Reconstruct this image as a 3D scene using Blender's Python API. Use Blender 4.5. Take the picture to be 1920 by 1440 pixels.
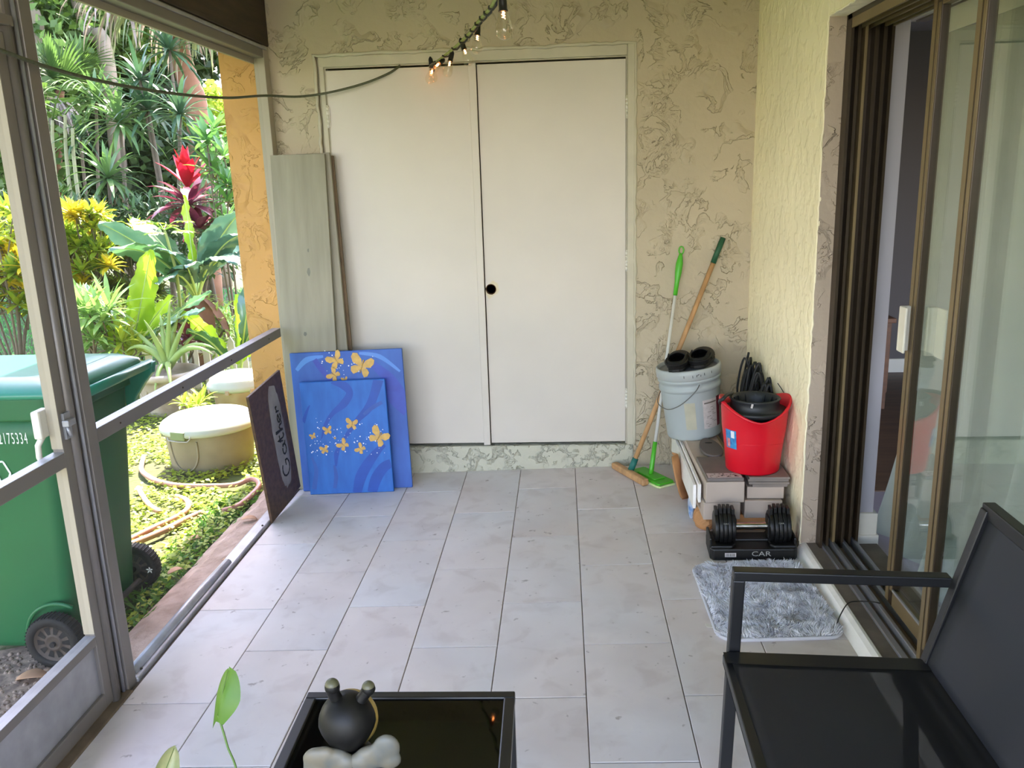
import bpy, bmesh, math, random
import numpy as np
from mathutils import Vector, Matrix, Euler
PI = math.pi
random.seed(7)
for o in list(bpy.data.objects): bpy.data.objects.remove(o)
SC = bpy.context.scene
COL = SC.collection
R = math.radians

# ------------------------------------------------------------------ camera, world, sun, exposure
cd = bpy.data.cameras.new('camera'); cam = bpy.data.objects.new('camera', cd); COL.objects.link(cam)
cd.sensor_width = 36; cd.lens = 1570.2 * 36 / 1920; cd.clip_start = .02; cd.clip_end = 300
def cam_axes(pit, yaw, rol):
    cy, sy, cp, sp, cr, sr = math.cos(yaw), math.sin(yaw), math.cos(pit), math.sin(pit), math.cos(rol), math.sin(rol)
    right = Vector((1, 0, 0)); fwd = Vector((0, cp, -sp)); up = Vector((0, sp, cp))
    r2 = cr * right + sr * up; u2 = -sr * right + cr * up
    Z = Matrix.Rotation(yaw, 3, 'Z')
    return Z @ r2, Z @ u2, Z @ fwd
_r, _u, _f = cam_axes(.2436, .0640, -.0324)
cam.matrix_world = Matrix(((_r.x, _u.x, -_f.x, 0), (_r.y, _u.y, -_f.y, 0), (_r.z, _u.z, -_f.z, 1.609), (0, 0, 0, 1)))
SC.camera = cam

SUN_DIR = Vector((-.10, .56, .82)).normalized()      # towards the sun: high, beyond the back of the house
W = bpy.data.worlds.new('world'); SC.world = W; W.use_nodes = True
nt = W.node_tree; bg = nt.nodes['Background']
sky = nt.nodes.new('ShaderNodeTexSky'); sky.sky_type = 'NISHITA'; sky.sun_disc = False
sky.sun_elevation = math.asin(SUN_DIR.z); sky.sun_rotation = math.atan2(SUN_DIR.x, SUN_DIR.y)
sky.air_density = 1.0; sky.dust_density = .9; sky.ozone_density = 1.0
wm = nt.nodes.new('ShaderNodeMix'); wm.data_type = 'RGBA'; wm.blend_type = 'MULTIPLY'; wm.inputs[0].default_value = 1; wm.inputs[7].default_value = (1.21, 1.0, .96, 1)   # white balance of a hazy sky
nt.links.new(sky.outputs[0], wm.inputs[6]); nt.links.new(wm.outputs[2], bg.inputs[0]); bg.inputs[1].default_value = .50
sd = bpy.data.lights.new('sun', 'SUN'); so = bpy.data.objects.new('sun', sd); COL.objects.link(so)
sd.energy = 8.2; sd.angle = R(.6); sd.color = (1, .92, .74)
so.rotation_euler = (-SUN_DIR).to_track_quat('-Z', 'Y').to_euler(); so.location = (0, 0, 8)
SC.view_settings.view_transform = 'Standard'; SC.view_settings.look = 'None'
SC.view_settings.gamma = 1; SC.view_settings.use_curve_mapping = False
SC.view_settings.exposure = 2.02
SC.cycles.max_bounces = 10; SC.cycles.diffuse_bounces = 6; SC.cycles.transparent_max_bounces = 16
SC.cycles.caustics_reflective = False; SC.cycles.caustics_refractive = False
SC.cycles.sample_clamp_indirect = 6
SC.cycles.use_denoising = True

# ------------------------------------------------------------------ materials
def srgb(c):
    if isinstance(c, str):
        c = tuple(int(c[i:i + 2], 16) / 255 for i in (0, 2, 4))
    return tuple(x / 12.92 if x <= .04045 else ((x + .055) / 1.055) ** 2.4 for x in c)
MATS = {}
def M(name, col, rough=.55, metal=0, var=0, vs=6, col2=None, bump=0, bs=40, bd=.004, spec=.5, rnd=0, transl=0, scale=(1, 1, 1), detail=4, coat=0, emis=0):
    if name in MATS: return MATS[name]
    m = bpy.data.materials.new(name); m.use_nodes = True; MATS[name] = m
    n = m.node_tree.nodes; l = m.node_tree.links
    p = n['Principled BSDF']; c = srgb(col)
    p.inputs['Roughness'].default_value = rough; p.inputs['Metallic'].default_value = metal
    p.inputs['Specular IOR Level'].default_value = spec
    p.inputs['Coat Weight'].default_value = coat
    p.inputs['Base Color'].default_value = (*c, 1)
    tc = n.new('ShaderNodeTexCoord'); mp = n.new('ShaderNodeMapping'); mp.inputs['Scale'].default_value = scale
    l.new(tc.outputs['Object'], mp.inputs['Vector'])
    out = None
    if var or col2:
        nz = n.new('ShaderNodeTexNoise'); nz.inputs['Scale'].default_value = vs; nz.inputs['Detail'].default_value = detail
        l.new(mp.outputs[0], nz.inputs['Vector'])
        rp = n.new('ShaderNodeValToRGB'); rp.color_ramp.elements[0].position = .32; rp.color_ramp.elements[1].position = .68
        if col2: a, b = c, srgb(col2)
        else: a = tuple(x * (1 - var) for x in c); b = tuple(min(1, x * (1 + var)) for x in c)
        rp.color_ramp.elements[0].color = (*a, 1); rp.color_ramp.elements[1].color = (*b, 1)
        l.new(nz.outputs['Fac'], rp.inputs[0]); out = rp.outputs[0]
    if rnd:
        oi = n.new('ShaderNodeObjectInfo'); mr = n.new('ShaderNodeMapRange')
        mr.inputs['To Min'].default_value = 1 - rnd; mr.inputs['To Max'].default_value = 1 + rnd
        l.new(oi.outputs['Random'], mr.inputs['Value'])
        hs = n.new('ShaderNodeHueSaturation'); l.new(mr.outputs[0], hs.inputs['Value'])
        if out: l.new(out, hs.inputs['Color'])
        else: hs.inputs['Color'].default_value = (*c, 1)
        out = hs.outputs[0]
    if out: l.new(out, p.inputs['Base Color'])
    if bump:
        bn = n.new('ShaderNodeTexNoise'); bn.inputs['Scale'].default_value = bs; bn.inputs['Detail'].default_value = 6
        l.new(mp.outputs[0], bn.inputs['Vector'])
        bp = n.new('ShaderNodeBump'); bp.inputs['Strength'].default_value = bump; bp.inputs['Distance'].default_value = bd
        l.new(bn.outputs['Fac'], bp.inputs['Height']); l.new(bp.outputs[0], p.inputs['Normal'])
    if transl:
        tr = n.new('ShaderNodeBsdfTranslucent'); mx = n.new('ShaderNodeMixShader'); mx.inputs[0].default_value = transl
        if out: l.new(out, tr.inputs['Color'])
        else: tr.inputs['Color'].default_value = (*c, 1)
        l.new(p.outputs[0], mx.inputs[1]); l.new(tr.outputs[0], mx.inputs[2])
        l.new(mx.outputs[0], n['Material Output'].inputs['Surface'])
    if emis:
        p.inputs['Emission Color'].default_value = (*c, 1); p.inputs['Emission Strength'].default_value = emis
    return m

def stucco(name, col, strength=.9, sc=5.0, pits=False):
    """skip-trowel stucco: flat plateaus with sharp broken edges"""
    m = M(name, col, rough=.75, var=.05, vs=2.5)
    n = m.node_tree.nodes; l = m.node_tree.links; p = n['Principled BSDF']
    tc = n.new('ShaderNodeTexCoord')
    st_ = n.new('ShaderNodeMapping'); st_.inputs['Scale'].default_value = (1, 1.6, .45); l.new(tc.outputs['Object'], st_.inputs['Vector'])
    a = n.new('ShaderNodeTexNoise'); a.inputs['Scale'].default_value = sc; a.inputs['Detail'].default_value = 5; a.inputs['Roughness'].default_value = .55; a.inputs['Distortion'].default_value = .5
    b = n.new('ShaderNodeTexNoise'); b.inputs['Scale'].default_value = sc * .9; b.inputs['Detail'].default_value = 2
    c = n.new('ShaderNodeTexNoise'); c.inputs['Scale'].default_value = 30; c.inputs['Detail'].default_value = 5
    for t in (a, b, c): l.new(st_.outputs[0] if pits else tc.outputs['Object'], t.inputs['Vector'])
    mp = n.new('ShaderNodeMapping'); mp.inputs['Location'].default_value = (7.3, 3.1, 1.7); l.new(tc.outputs['Object'], mp.inputs['Vector']); l.new(mp.outputs[0], b.inputs['Vector'])
    r1 = n.new('ShaderNodeValToRGB'); e = r1.color_ramp.elements
    e[0].position = .29 if pits else .47; e[0].color = (0, 0, 0, 1); e[1].position = .34 if pits else .482; e[1].color = (1, 1, 1, 1)
    if not pits: q = e.new(.56); q.color = (.5, .5, .5, 1); q = e.new(.572); q.color = (1, 1, 1, 1)
    l.new(a.outputs['Fac'], r1.inputs[0])
    r2 = n.new('ShaderNodeValToRGB'); r2.color_ramp.elements[0].position = .45; r2.color_ramp.elements[1].position = .58
    l.new(b.outputs['Fac'], r2.inputs[0])
    mu = n.new('ShaderNodeMath'); mu.operation = 'MULTIPLY'; l.new(r1.outputs[0], mu.inputs[0]); l.new(r2.outputs[0], mu.inputs[1])
    m2 = n.new('ShaderNodeMath'); m2.operation = 'MULTIPLY_ADD'; m2.inputs[1].default_value = .015 if pits else .22; l.new(c.outputs['Fac'], m2.inputs[0]); l.new(mu.outputs[0], m2.inputs[2])
    bp = n.new('ShaderNodeBump'); bp.inputs['Strength'].default_value = strength; bp.inputs['Distance'].default_value = .013
    l.new(m2.outputs[0], bp.inputs['Height']); l.new(bp.outputs[0], p.inputs['Normal'])
    return m

def glass_pane(name, tint=(.86, .93, .90), refl=1.0):
    m = bpy.data.materials.new(name); m.use_nodes = True; MATS[name] = m
    n = m.node_tree.nodes; l = m.node_tree.links
    n.remove(n['Principled BSDF'])
    t = n.new('ShaderNodeBsdfTransparent'); t.inputs[0].default_value = (*tint, 1)
    g = n.new('ShaderNodeBsdfGlossy'); g.inputs['Roughness'].default_value = .01; g.inputs[0].default_value = (refl, refl, refl, 1)
    f = n.new('ShaderNodeFresnel'); ge = n.new('ShaderNodeNewGeometry'); io = n.new('ShaderNodeMapRange')      # same Fresnel on both faces of the thin pane
    io.inputs['To Min'].default_value = 1.5; io.inputs['To Max'].default_value = 1 / 1.5; l.new(ge.outputs['Backfacing'], io.inputs['Value']); l.new(io.outputs[0], f.inputs[0])
    mx = n.new('ShaderNodeMixShader'); l.new(f.outputs[0], mx.inputs[0]); l.new(t.outputs[0], mx.inputs[1]); l.new(g.outputs[0], mx.inputs[2])
    l.new(mx.outputs[0], n['Material Output'].inputs['Surface'])
    return m
def mesh_cloth(name, col, alpha, rough=.7):
    """open woven mesh: part cloth, part holes"""
    m = M(name, col, rough=rough, spec=.3)
    n = m.node_tree.nodes; l = m.node_tree.links; p = n['Principled BSDF']
    t = n.new('ShaderNodeBsdfTransparent'); mx = n.new('ShaderNodeMixShader'); mx.inputs[0].default_value = alpha
    l.new(t.outputs[0], mx.inputs[1]); l.new(p.outputs[0], mx.inputs[2]); l.new(mx.outputs[0], n['Material Output'].inputs['Surface'])
    return m

# ------------------------------------------------------------------ mesh helpers
def frame(d, up=Vector((0, 0, 1))):
    d = Vector(d).normalized()
    if abs(d.dot(up)) > .98: up = Vector((0, 1, 0))
    x = d.cross(up).normalized(); y = x.cross(d).normalized()
    return x, y, d
class MB:
    def __init__(s): s.v = []; s.f = []; s.s = []
    def add(s, vs, fs, sm=False, mat=None):
        b = len(s.v)
        if mat is not None: vs = [mat @ Vector(q) for q in vs]
        s.v += [tuple(q) for q in vs]; s.f += [tuple(i + b for i in f) for f in fs]; s.s += [sm] * len(fs)
        return s
    def box(s, c, d, rot=None):
        hx, hy, hz = d[0] / 2, d[1] / 2, d[2] / 2
        vs = [Vector((x, y, z)) for z in (-hz, hz) for y in (-hy, hy) for x in (-hx, hx)]
        if rot is not None:
            rm = rot if isinstance(rot, Matrix) else Euler(rot).to_matrix()
            vs = [rm @ q for q in vs]
        vs = [q + Vector(c) for q in vs]
        return s.add(vs, [(0, 2, 3, 1), (4, 5, 7, 6), (0, 1, 5, 4), (2, 6, 7, 3), (0, 4, 6, 2), (1, 3, 7, 5)])
    def box2(s, x0, x1, y0, y1, z0, z1): return s.box(((x0 + x1) / 2, (y0 + y1) / 2, (z0 + z1) / 2), (x1 - x0, y1 - y0, z1 - z0))
    def bar(s, a, b, w, h, up=(0, 0, 1)):
        a, b = Vector(a), Vector(b); x, y, d = frame(b - a, Vector(up))
        vs = [p + x * i * w / 2 + y * j * h / 2 for p in (a, b) for j in (-1, 1) for i in (-1, 1)]
        return s.add(vs, [(0, 2, 3, 1), (4, 5, 7, 6), (0, 1, 5, 4), (2, 6, 7, 3), (0, 4, 6, 2), (1, 3, 7, 5)])
    def prism(s, poly, z0, z1, mat=None, sm=False):
        n = len(poly)
        vs = [(x, y, z0) for x, y in poly] + [(x, y, z1) for x, y in poly]
        s.add(vs, [tuple(range(n - 1, -1, -1)), tuple(range(n, 2 * n))], False, mat)
        b = len(s.v) - 2 * n
        s.f += [(b + i, b + (i + 1) % n, b + n + (i + 1) % n, b + n + i) for i in range(n)]; s.s += [sm] * n
        return s
    def tube(s, pts, r, n=8, caps=True, closed=False):
        pts = [Vector(p) for p in pts]; k = len(pts)
        rs = r if isinstance(r, (list, tuple)) else [r] * k
        vs = []; px = None
        for i, p in enumerate(pts):
            if closed: d = pts[(i + 1) % k] - pts[i - 1]
            else: d = pts[min(i + 1, k - 1)] - pts[max(i - 1, 0)]
            if d.length < 1e-9: d = Vector((0, 0, 1))
            d.normalize()
            if px is None: x = frame(d)[0]; y = d.cross(x)
            else:
                x = px - d * px.dot(d)
                x = x.normalized() if x.length > 1e-6 else frame(d)[0]
                y = d.cross(x)
            px = x
            vs += [p + (x * math.cos(2 * PI * j / n) + y * math.sin(2 * PI * j / n)) * rs[i] for j in range(n)]
        m = k if closed else k - 1
        fs = [(i * n + j, i * n + (j + 1) % n, ((i + 1) % k) * n + (j + 1) % n, ((i + 1) % k) * n + j) for i in range(m) for j in range(n)]
        s.add(vs, fs, True)
        if caps and not closed:
            b = len(s.v) - k * n
            s.f += [tuple(b + j for j in range(n - 1, -1, -1)), tuple(b + (k - 1) * n + j for j in range(n))]; s.s += [False, False]
        return s
    def lathe(s, prof, n=32, mat=None, sm=True, zf=None):
        vs = []; fs = []
        for r, z in prof:
            for j in range(n):
                a = 2 * PI * j / n; vs.append(Vector((r * math.cos(a), r * math.sin(a), z + (zf(a, r, z) if zf else 0))))
        k = len(prof)
        for i in range(k - 1):
            for j in range(n): fs.append((i * n + j, i * n + (j + 1) % n, (i + 1) * n + (j + 1) % n, (i + 1) * n + j))
        s.add(vs, fs, sm, mat); b = len(s.v) - k * n
        if prof[0][0] > 1e-5: s.f.append(tuple(b + j for j in range(n - 1, -1, -1))); s.s.append(False)
        if prof[-1][0] > 1e-5: s.f.append(tuple(b + (k - 1) * n + j for j in range(n))); s.s.append(False)
        return s
    def ball(s, c, r, nu=20, nv=12, rot=None, fn=None):
        r = (r, r, r) if not isinstance(r, (tuple, list)) else r
        vs = []; fs = []
        for i in range(nv + 1):
            t = PI * i / nv
            for j in range(nu):
                a = 2 * PI * j / nu
                q = Vector((math.sin(t) * math.cos(a) * r[0], math.sin(t) * math.sin(a) * r[1], -math.cos(t) * r[2]))
                if fn: q = fn(q)
                if rot is not None: q = Euler(rot).to_matrix() @ q
                vs.append(q + Vector(c))
        for i in range(nv):
            for j in range(nu): fs.append((i * nu + j, i * nu + (j + 1) % nu, (i + 1) * nu + (j + 1) % nu, (i + 1) * nu + j))
        return s.add(vs, fs, True)
    def blade(s, base, d, L, w, droop=.4, n=5, fold=.25, prof=None, side=None, wave=0, tipz=None):
        """one curved, folded leaf blade"""
        p = Vector(base); d = Vector(d).normalized(); vs = []; x = Vector(side) if side is not None else None
        for i in range(n + 1):
            t = i / n
            q = prof(t) if prof else math.sin(PI * min(1, t * .92 + .08)) ** .8
            sd_ = x if x is not None else d.cross(Vector((0, 0, 1)))
            if sd_.length < 1e-3: sd_ = Vector((1, 0, 0))
            sd_ = sd_.normalized(); nr = sd_.cross(d).normalized()
            hw = w * .5 * q + 1e-4; k = 1 + wave * math.sin(i * 2.4)
            vs += [p - sd_ * hw + nr * hw * fold * k, p.copy(), p + sd_ * hw + nr * hw * fold / k]
            d = (d + Vector((0, 0, -1)) * (droop * (0.3 + 1.4 * t) / n)).normalized(); p = p + d * (L / n)
        fs = []
        for i in range(n):
            a = i * 3; fs += [(a, a + 1, a + 4, a + 3), (a + 1, a + 2, a + 5, a + 4)]
        return s.add(vs, fs, True)
    def build(s, name, mat, parent=None, loc=None, bevel=0, seg=2):
        me = bpy.data.meshes.new(name)
        vs = s.v
        if loc is not None:
            L = Vector(loc); vs = [tuple(Vector(q) - L) for q in vs]
        me.from_pydata(vs, [], s.f)
        me.polygons.foreach_set('use_smooth', s.s)
        mats = mat if isinstance(mat, (list, tuple)) else [mat]
        for q in mats: me.materials.append(q)
        me.update()
        o = bpy.data.objects.new(name, me); COL.objects.link(o)
        if loc is not None: o.location = loc
        if parent is not None: o.parent = parent
        if bevel:
            b = o.modifiers.new('bevel', 'BEVEL'); b.width = bevel; b.segments = seg; b.limit_method = 'ANGLE'; b.angle_limit = R(40)
        return o
def wpart(mb, name, mat, parent, **k):
    """a part given in world coordinates under a thing whose Empty is already placed"""
    inv = parent.matrix_world.inverted()
    mb.v = [tuple(inv @ Vector(q)) for q in mb.v]
    return mb.build(name, mat, parent, **k)
def tag(o, label=None, cat=None, group=None, kind=None):
    if label: o['label'] = label
    if cat: o['category'] = cat
    if group: o['group'] = group
    if kind: o['kind'] = kind
    return o
TILT = .0251                                     # the floor falls gently to the screen side
def fz(x): return TILT * x
def thing(name, label, cat, loc, rz=0, group=None, tilt=False):
    o = bpy.data.objects.new(name, None); COL.objects.link(o); o.empty_display_size = .05
    m = Matrix.Translation(Vector(loc))
    if tilt: m = m @ Matrix.Rotation(-math.atan(TILT), 4, 'Y')
    m = m @ Matrix.Rotation(rz, 4, 'Z')
    o.matrix_world = m; o.rotation_euler = m.to_euler(); o.location = loc
    bpy.context.view_layer.update()
    return tag(o, label, cat, group)
def struct(name, loc=(0, 0, 0)):
    o = bpy.data.objects.new(name, None); COL.objects.link(o); o.location = loc; o['kind'] = 'structure'
    bpy.context.view_layer.update(); return o
def copy_obj(o, parent=None, loc=None):
    c = o.copy(); COL.objects.link(c)
    if parent is not None: c.parent = parent
    if loc is not None: c.location = loc
    return c
def text_mesh(txt, size, depth, sx=1.0, spacing=1.0):
    cu = bpy.data.curves.new('text', 'FONT'); cu.body = txt; cu.size = size; cu.extrude = depth / 2; cu.align_x = 'CENTER'; cu.align_y = 'CENTER'; cu.space_character = spacing; cu.resolution_u = 3
    o = bpy.data.objects.new('text', cu); COL.objects.link(o)
    dg = bpy.context.evaluated_depsgraph_get(); me = o.evaluated_get(dg).to_mesh()
    mb = MB(); mb.add([(q.co.x * sx, q.co.y, q.co.z) for q in me.vertices], [tuple(p.vertices) for p in me.polygons])
    bpy.data.objects.remove(o); bpy.data.curves.remove(cu)
    return mb
def xform(mb, mat):
    mb.v = [tuple(mat @ Vector(q)) for q in mb.v]; return mb
def basis(o, x, y, z):
    x, y, z = Vector(x), Vector(y), Vector(z)
    return Matrix(((x.x, y.x, z.x, o[0]), (x.y, y.y, z.y, o[1]), (x.z, y.z, z.z, o[2]), (0, 0, 0, 1)))

# ------------------------------------------------------------------ the setting
WALLP = stucco('wall_paint', 'b8ac94', .95, sc=7.2)
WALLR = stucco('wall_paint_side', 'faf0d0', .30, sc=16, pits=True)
PEACH = stucco('peach_paint', 'cb9a5c', .8, sc=7)
def tile_mat():
    m = M('tile_glaze', 'b9b2ad', rough=.55, spec=.25, rnd=.03); n = m.node_tree.nodes; l = m.node_tree.links; p = n['Principled BSDF']
    hs = p.inputs['Base Color'].links[0].from_node
    tc = n.new('ShaderNodeTexCoord'); oi = n.new('ShaderNodeObjectInfo'); ml = n.new('ShaderNodeMath'); ml.operation = 'MULTIPLY'; ml.inputs[1].default_value = 60; l.new(oi.outputs['Random'], ml.inputs[0])
    ad = n.new('ShaderNodeVectorMath'); ad.operation = 'ADD'; l.new(tc.outputs['Object'], ad.inputs[0]); l.new(ml.outputs[0], ad.inputs[1])
    def nz(sc, det, c0, c1, p0, p1, dist=0):
        t = n.new('ShaderNodeTexNoise'); t.inputs['Scale'].default_value = sc; t.inputs['Detail'].default_value = det; t.inputs['Distortion'].default_value = dist; l.new(ad.outputs[0], t.inputs['Vector'])
        r = n.new('ShaderNodeValToRGB'); r.color_ramp.elements[0].position = p0; r.color_ramp.elements[1].position = p1; r.color_ramp.elements[0].color = (*srgb(c0), 1); r.color_ramp.elements[1].color = (*srgb(c1), 1); l.new(t.outputs['Fac'], r.inputs[0]); return r.outputs[0]
    a = nz(3.2, 7, 'dad4d0', 'e6e1dd', .30, .66, .5); b = nz(26, 3, 'cac5c1', 'ffffff', .25, .32); c = nz(1.3, 2, 'f4eeec', 'f0f1f4', .4, .6); d = nz(9, 6, 'f5f3f2', 'ffffff', .34, .48, .5)
    for q in (b, c, d):
        mx = n.new('ShaderNodeMix'); mx.data_type = 'RGBA'; mx.blend_type = 'MULTIPLY'; mx.inputs[0].default_value = 1; l.new(a, mx.inputs[6]); l.new(q, mx.inputs[7]); a = mx.outputs[2]
    l.new(a, hs.inputs['Color']); return m
TILEM = tile_mat()
GROUT = M('grout', '6b6058', rough=.9, var=.2, vs=20)
DOORP = M('door_paint', 'cbc4b9', rough=.42, var=.025, vs=3)
FRAMEP = M('frame_paint', 'beb8a4', rough=.5, var=.06, vs=9)
LEDGE = stucco('ledge_paint', 'bdbba8', 1.0, sc=16)
ALU = M('taupe_aluminium', '76706b', rough=.42, metal=.25, var=.06, vs=5)
ALUE = M('cream_edge', '9f9684', rough=.5)
ALUL = M('pale_aluminium', '9b9b9f', rough=.42, metal=.35, var=.12, vs=14)
BRONZE = M('bronze_aluminium', '3a2f22', rough=.38, metal=.35, var=.1, vs=8)
BRONZEL = M('pale_bronze', '7d6c4e', rough=.4, metal=.3, var=.08, vs=6)  # paler tone of the bronze for rails, ribs and stile strips
TRACK = M('track_aluminium', '9a9ca2', rough=.35, metal=.7)
CONC = M('sill_concrete', '6e655c', rough=.85, var=.22, vs=9, bump=.3, bs=60)
WHITEP = M('white_paint', 'ece9e4', rough=.6, var=.06, vs=12, bump=.25, bs=30)
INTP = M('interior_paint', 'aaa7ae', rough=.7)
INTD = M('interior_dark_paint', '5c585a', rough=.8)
WHITE = M('white_trim', 'dcd8cc', rough=.5, var=.03, vs=10)
BEAMW = M('beam_wood', '35281b', rough=.75, var=.3, vs=5, scale=(6, .6, 6), bump=.3, bs=18)
CEILP = M('ceiling_paint', 'd6d0b8', rough=.8, var=.04, vs=3)
SCREEN = mesh_cloth('insect_mesh', '7d7f7c', .06)
FOOT = M('footing_concrete', '8f7868', rough=.95, col2='b39c8e', vs=11, detail=9, bump=.8, bs=38, bd=.012)

# floor slab with every tile a piece of its own
fl = MB().box2(-1.53, .97, -1.2, 4.485, -.12, -.0035).build('floor', GROUT); tag(fl, kind='structure')
fl.rotation_euler = (0, -math.atan(TILT), 0)
TW, TL, TX, TY = .306, .612, -1.1698, 4.1756
tile_cache = {}
def tile_mesh(w, l):
    key = (round(w, 4), round(l, 4))
    if key in tile_cache: return tile_cache[key]
    c = .0015
    mb = MB()
    b = [(-w / 2, -l / 2), (w / 2, -l / 2), (w / 2, l / 2), (-w / 2, l / 2)]
    t = [(-w / 2 + c, -l / 2 + c), (w / 2 - c, -l / 2 + c), (w / 2 - c, l / 2 - c), (-w / 2 + c, l / 2 - c)]
    vs = [(x, y, -.0085) for x, y in b] + [(x, y, -c) for x, y in b] + [(x, y, 0) for x, y in t]
    fs = [(3, 2, 1, 0), (8, 9, 10, 11)]
    for q in (0, 4): fs += [(q + i, q + (i + 1) % 4, q + 4 + (i + 1) % 4, q + 4 + i) for i in range(4)]
    mb.add(vs, fs)
    o = mb.build('tile', TILEM); me = o.data; bpy.data.objects.remove(o)
    tile_cache[key] = me; return me
for k in range(-1, 7):
    x0 = TX + k * TW; x1 = x0 + TW
    x0 = max(x0, -1.470); x1 = min(x1, .962)
    off = 0 if k % 2 else .5
    for r in range(-2, 10):
        yb = TY - (r + off) * TL; ya = yb + TL
        ya_ = min(ya, 4.482); yb_ = max(yb, -1.2)
        if ya_ - yb_ < .03: continue
        g = .0032
        me = tile_mesh(x1 - x0 - g, ya_ - yb_ - g)
        o = bpy.data.objects.new('tile', me); COL.objects.link(o); o.parent = fl
        o.location = ((x0 + x1) / 2, (ya_ + yb_) / 2, random.uniform(-.0004, .0004))

# back wall around the cupboard doors
YB = 4.483
wb = MB()
wb.box2(-1.535, -1.243, YB, 4.64, -.06, 2.54); wb.box2(.381, 1.28, YB, 4.64, -.06, 2.54); wb.box2(-1.243, .381, YB, 4.64, 2.230, 2.54)
tag(wb.build('wall_back', WALLP), kind='structure')
tag(MB().box2(-1.742, -1.535, YB, 6.3, -.25, 2.54).build('wall_outer', PEACH), kind='structure')
tag(MB().box2(-1.535, 1.28, 4.75, 6.3, -.25, 2.54).build('wall_closet', INTD), kind='structure')
lg = MB().box2(-1.243, .381, YB - .003, 4.75, -.06, .134).build('trim_1', LEDGE, bevel=.008); tag(lg, kind='structure')
# painted frame
t2 = struct('trim_2')
for a in ((-1.230, -1.203, YB + .010, 4.60, .134, 2.205), (.345, .381, YB - .006, 4.60, .134, 2.230), (-1.230, .345, YB + .008, 4.60, 2.178, 2.230), (-1.243, -1.230, YB + .030, 4.60, .134, 2.230)):
    MB().box2(*a).build('frame_board', FRAMEP, t2, bevel=.004)
for a in ((-1.203, -1.196, YB + .022, 4.60, .134, 2.178), (.338, .345, YB + .022, 4.60, .134, 2.178), (-1.196, .338, YB + .024, 4.60, 2.172, 2.178)):
    MB().box2(*a).build('door_stop', FRAMEP, t2)
# cream bead of broken stucco round the opening
def rough_bead(pts, r, name, par):
    P = []
    for a, b in zip(pts[:-1], pts[1:]):
        a, b = Vector(a), Vector(b); n = int((b - a).length / .03)
        for i in range(n): P.append(a.lerp(b, i / n) + Vector((random.gauss(0, .0022), random.gauss(0, .001), random.gauss(0, .0022))))
    P.append(Vector(pts[-1]))
    return MB().tube(P, [r * random.uniform(.75, 1.25) for _ in P], 6).build(name, FRAMEP, par)
rough_bead([(-1.246, YB + .002, .30), (-1.246, YB + .002, 2.234), (.385, YB + .002, 2.234), (.385, YB + .002, .13)], .009, 'plaster_edge', t2)

# cupboard doors
def door_mat():
    m = M('door_paint_hole', 'cbc4b9', rough=.42, var=.025, vs=3)
    n = m.node_tree.nodes; l = m.node_tree.links; p = n['Principled BSDF']
    src = p.inputs['Base Color'].links[0].from_socket
    tc = n.new('ShaderNodeTexCoord'); nz = n.new('ShaderNodeTexNoise'); nz.inputs['Scale'].default_value = 14
    l.new(tc.outputs['Object'], nz.inputs['Vector'])
    ms = n.new('ShaderNodeMapping'); ms.inputs['Location'].default_value = (.385, 0, -1.018); ms.inputs['Scale'].default_value = (1, 0, 1)
    mp = n.new('ShaderNodeVectorMath'); mp.operation = 'LENGTH'
    l.new(tc.outputs['Object'], ms.inputs['Vector']); l.new(ms.outputs[0], mp.inputs[0])
    ad = n.new('ShaderNodeMath'); ad.operation = 'MULTIPLY_ADD'; ad.inputs[1].default_value = .22; l.new(nz.outputs['Fac'], ad.inputs[0]); l.new(mp.outputs['Value'], ad.inputs[2])
    rp = n.new('ShaderNodeValToRGB'); rp.color_ramp.elements[0].position = .135; rp.color_ramp.elements[1].position = .15
    rp.color_ramp.elements[0].color = (1, 1, 1, 1); rp.color_ramp.elements[1].color = (0, 0, 0, 1)
    l.new(ad.outputs[0], rp.inputs[0])
    mx = n.new('ShaderNodeMix'); mx.data_type = 'RGBA'; l.new(rp.outputs[0], mx.inputs[0]); l.new(src, mx.inputs[6]); mx.inputs[7].default_value = (*srgb('cbbf9e'), 1)
    l.new(mx.outputs[2], p.inputs['Base Color'])
    return m
d1 = struct('door_1'); d2 = struct('door_2')
MB().box2(-1.194, -.430, YB + .012, YB + .048, .150, 2.161).build('door_panel', DOORP, d1, bevel=.002)
MB().box2(-.456, -.419, YB - .006, YB + .014, .142, 2.168).build('astragal', DOORP, d1, bevel=.002)
pn = MB().box2(-.414, .336, YB + .012, YB + .048, .150, 2.161).build('door_panel', door_mat(), d2)
ct = MB()
ring = [(.029 * math.cos(a) * random.uniform(.9, 1.06), .029 * math.sin(a) * random.uniform(.9, 1.06)) for a in [2 * PI * i / 22 for i in range(22)]]
ct.prism(ring, -.06, .06, Matrix.Translation((-.385, YB + .03, 1.018)) @ Matrix.Rotation(PI / 2, 4, 'X'))
cto = ct.build('cutter', DOORP)
bo = pn.modifiers.new('hole', 'BOOLEAN'); bo.operation = 'DIFFERENCE'; bo.object = cto; bo.solver = 'EXACT'
bpy.context.view_layer.update()
dg = bpy.context.evaluated_depsgraph_get(); me = bpy.data.meshes.new_from_object(pn.evaluated_get(dg)); pn.modifiers.clear(); pn.data = me
bpy.data.objects.remove(cto)
RAWW = M('raw_wood_edge', '4a2f1c', rough=.9, var=.3, vs=30)
MB().lathe([(.0288, 0), (.0288, .034), (.0245, .034), (.0245, 0), (.0288, 0)], 22, Matrix.Translation((-.385, YB + .046, 1.018)) @ Matrix.Rotation(PI / 2, 4, 'X')).build('knob_hole', RAWW, d2)
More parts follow.
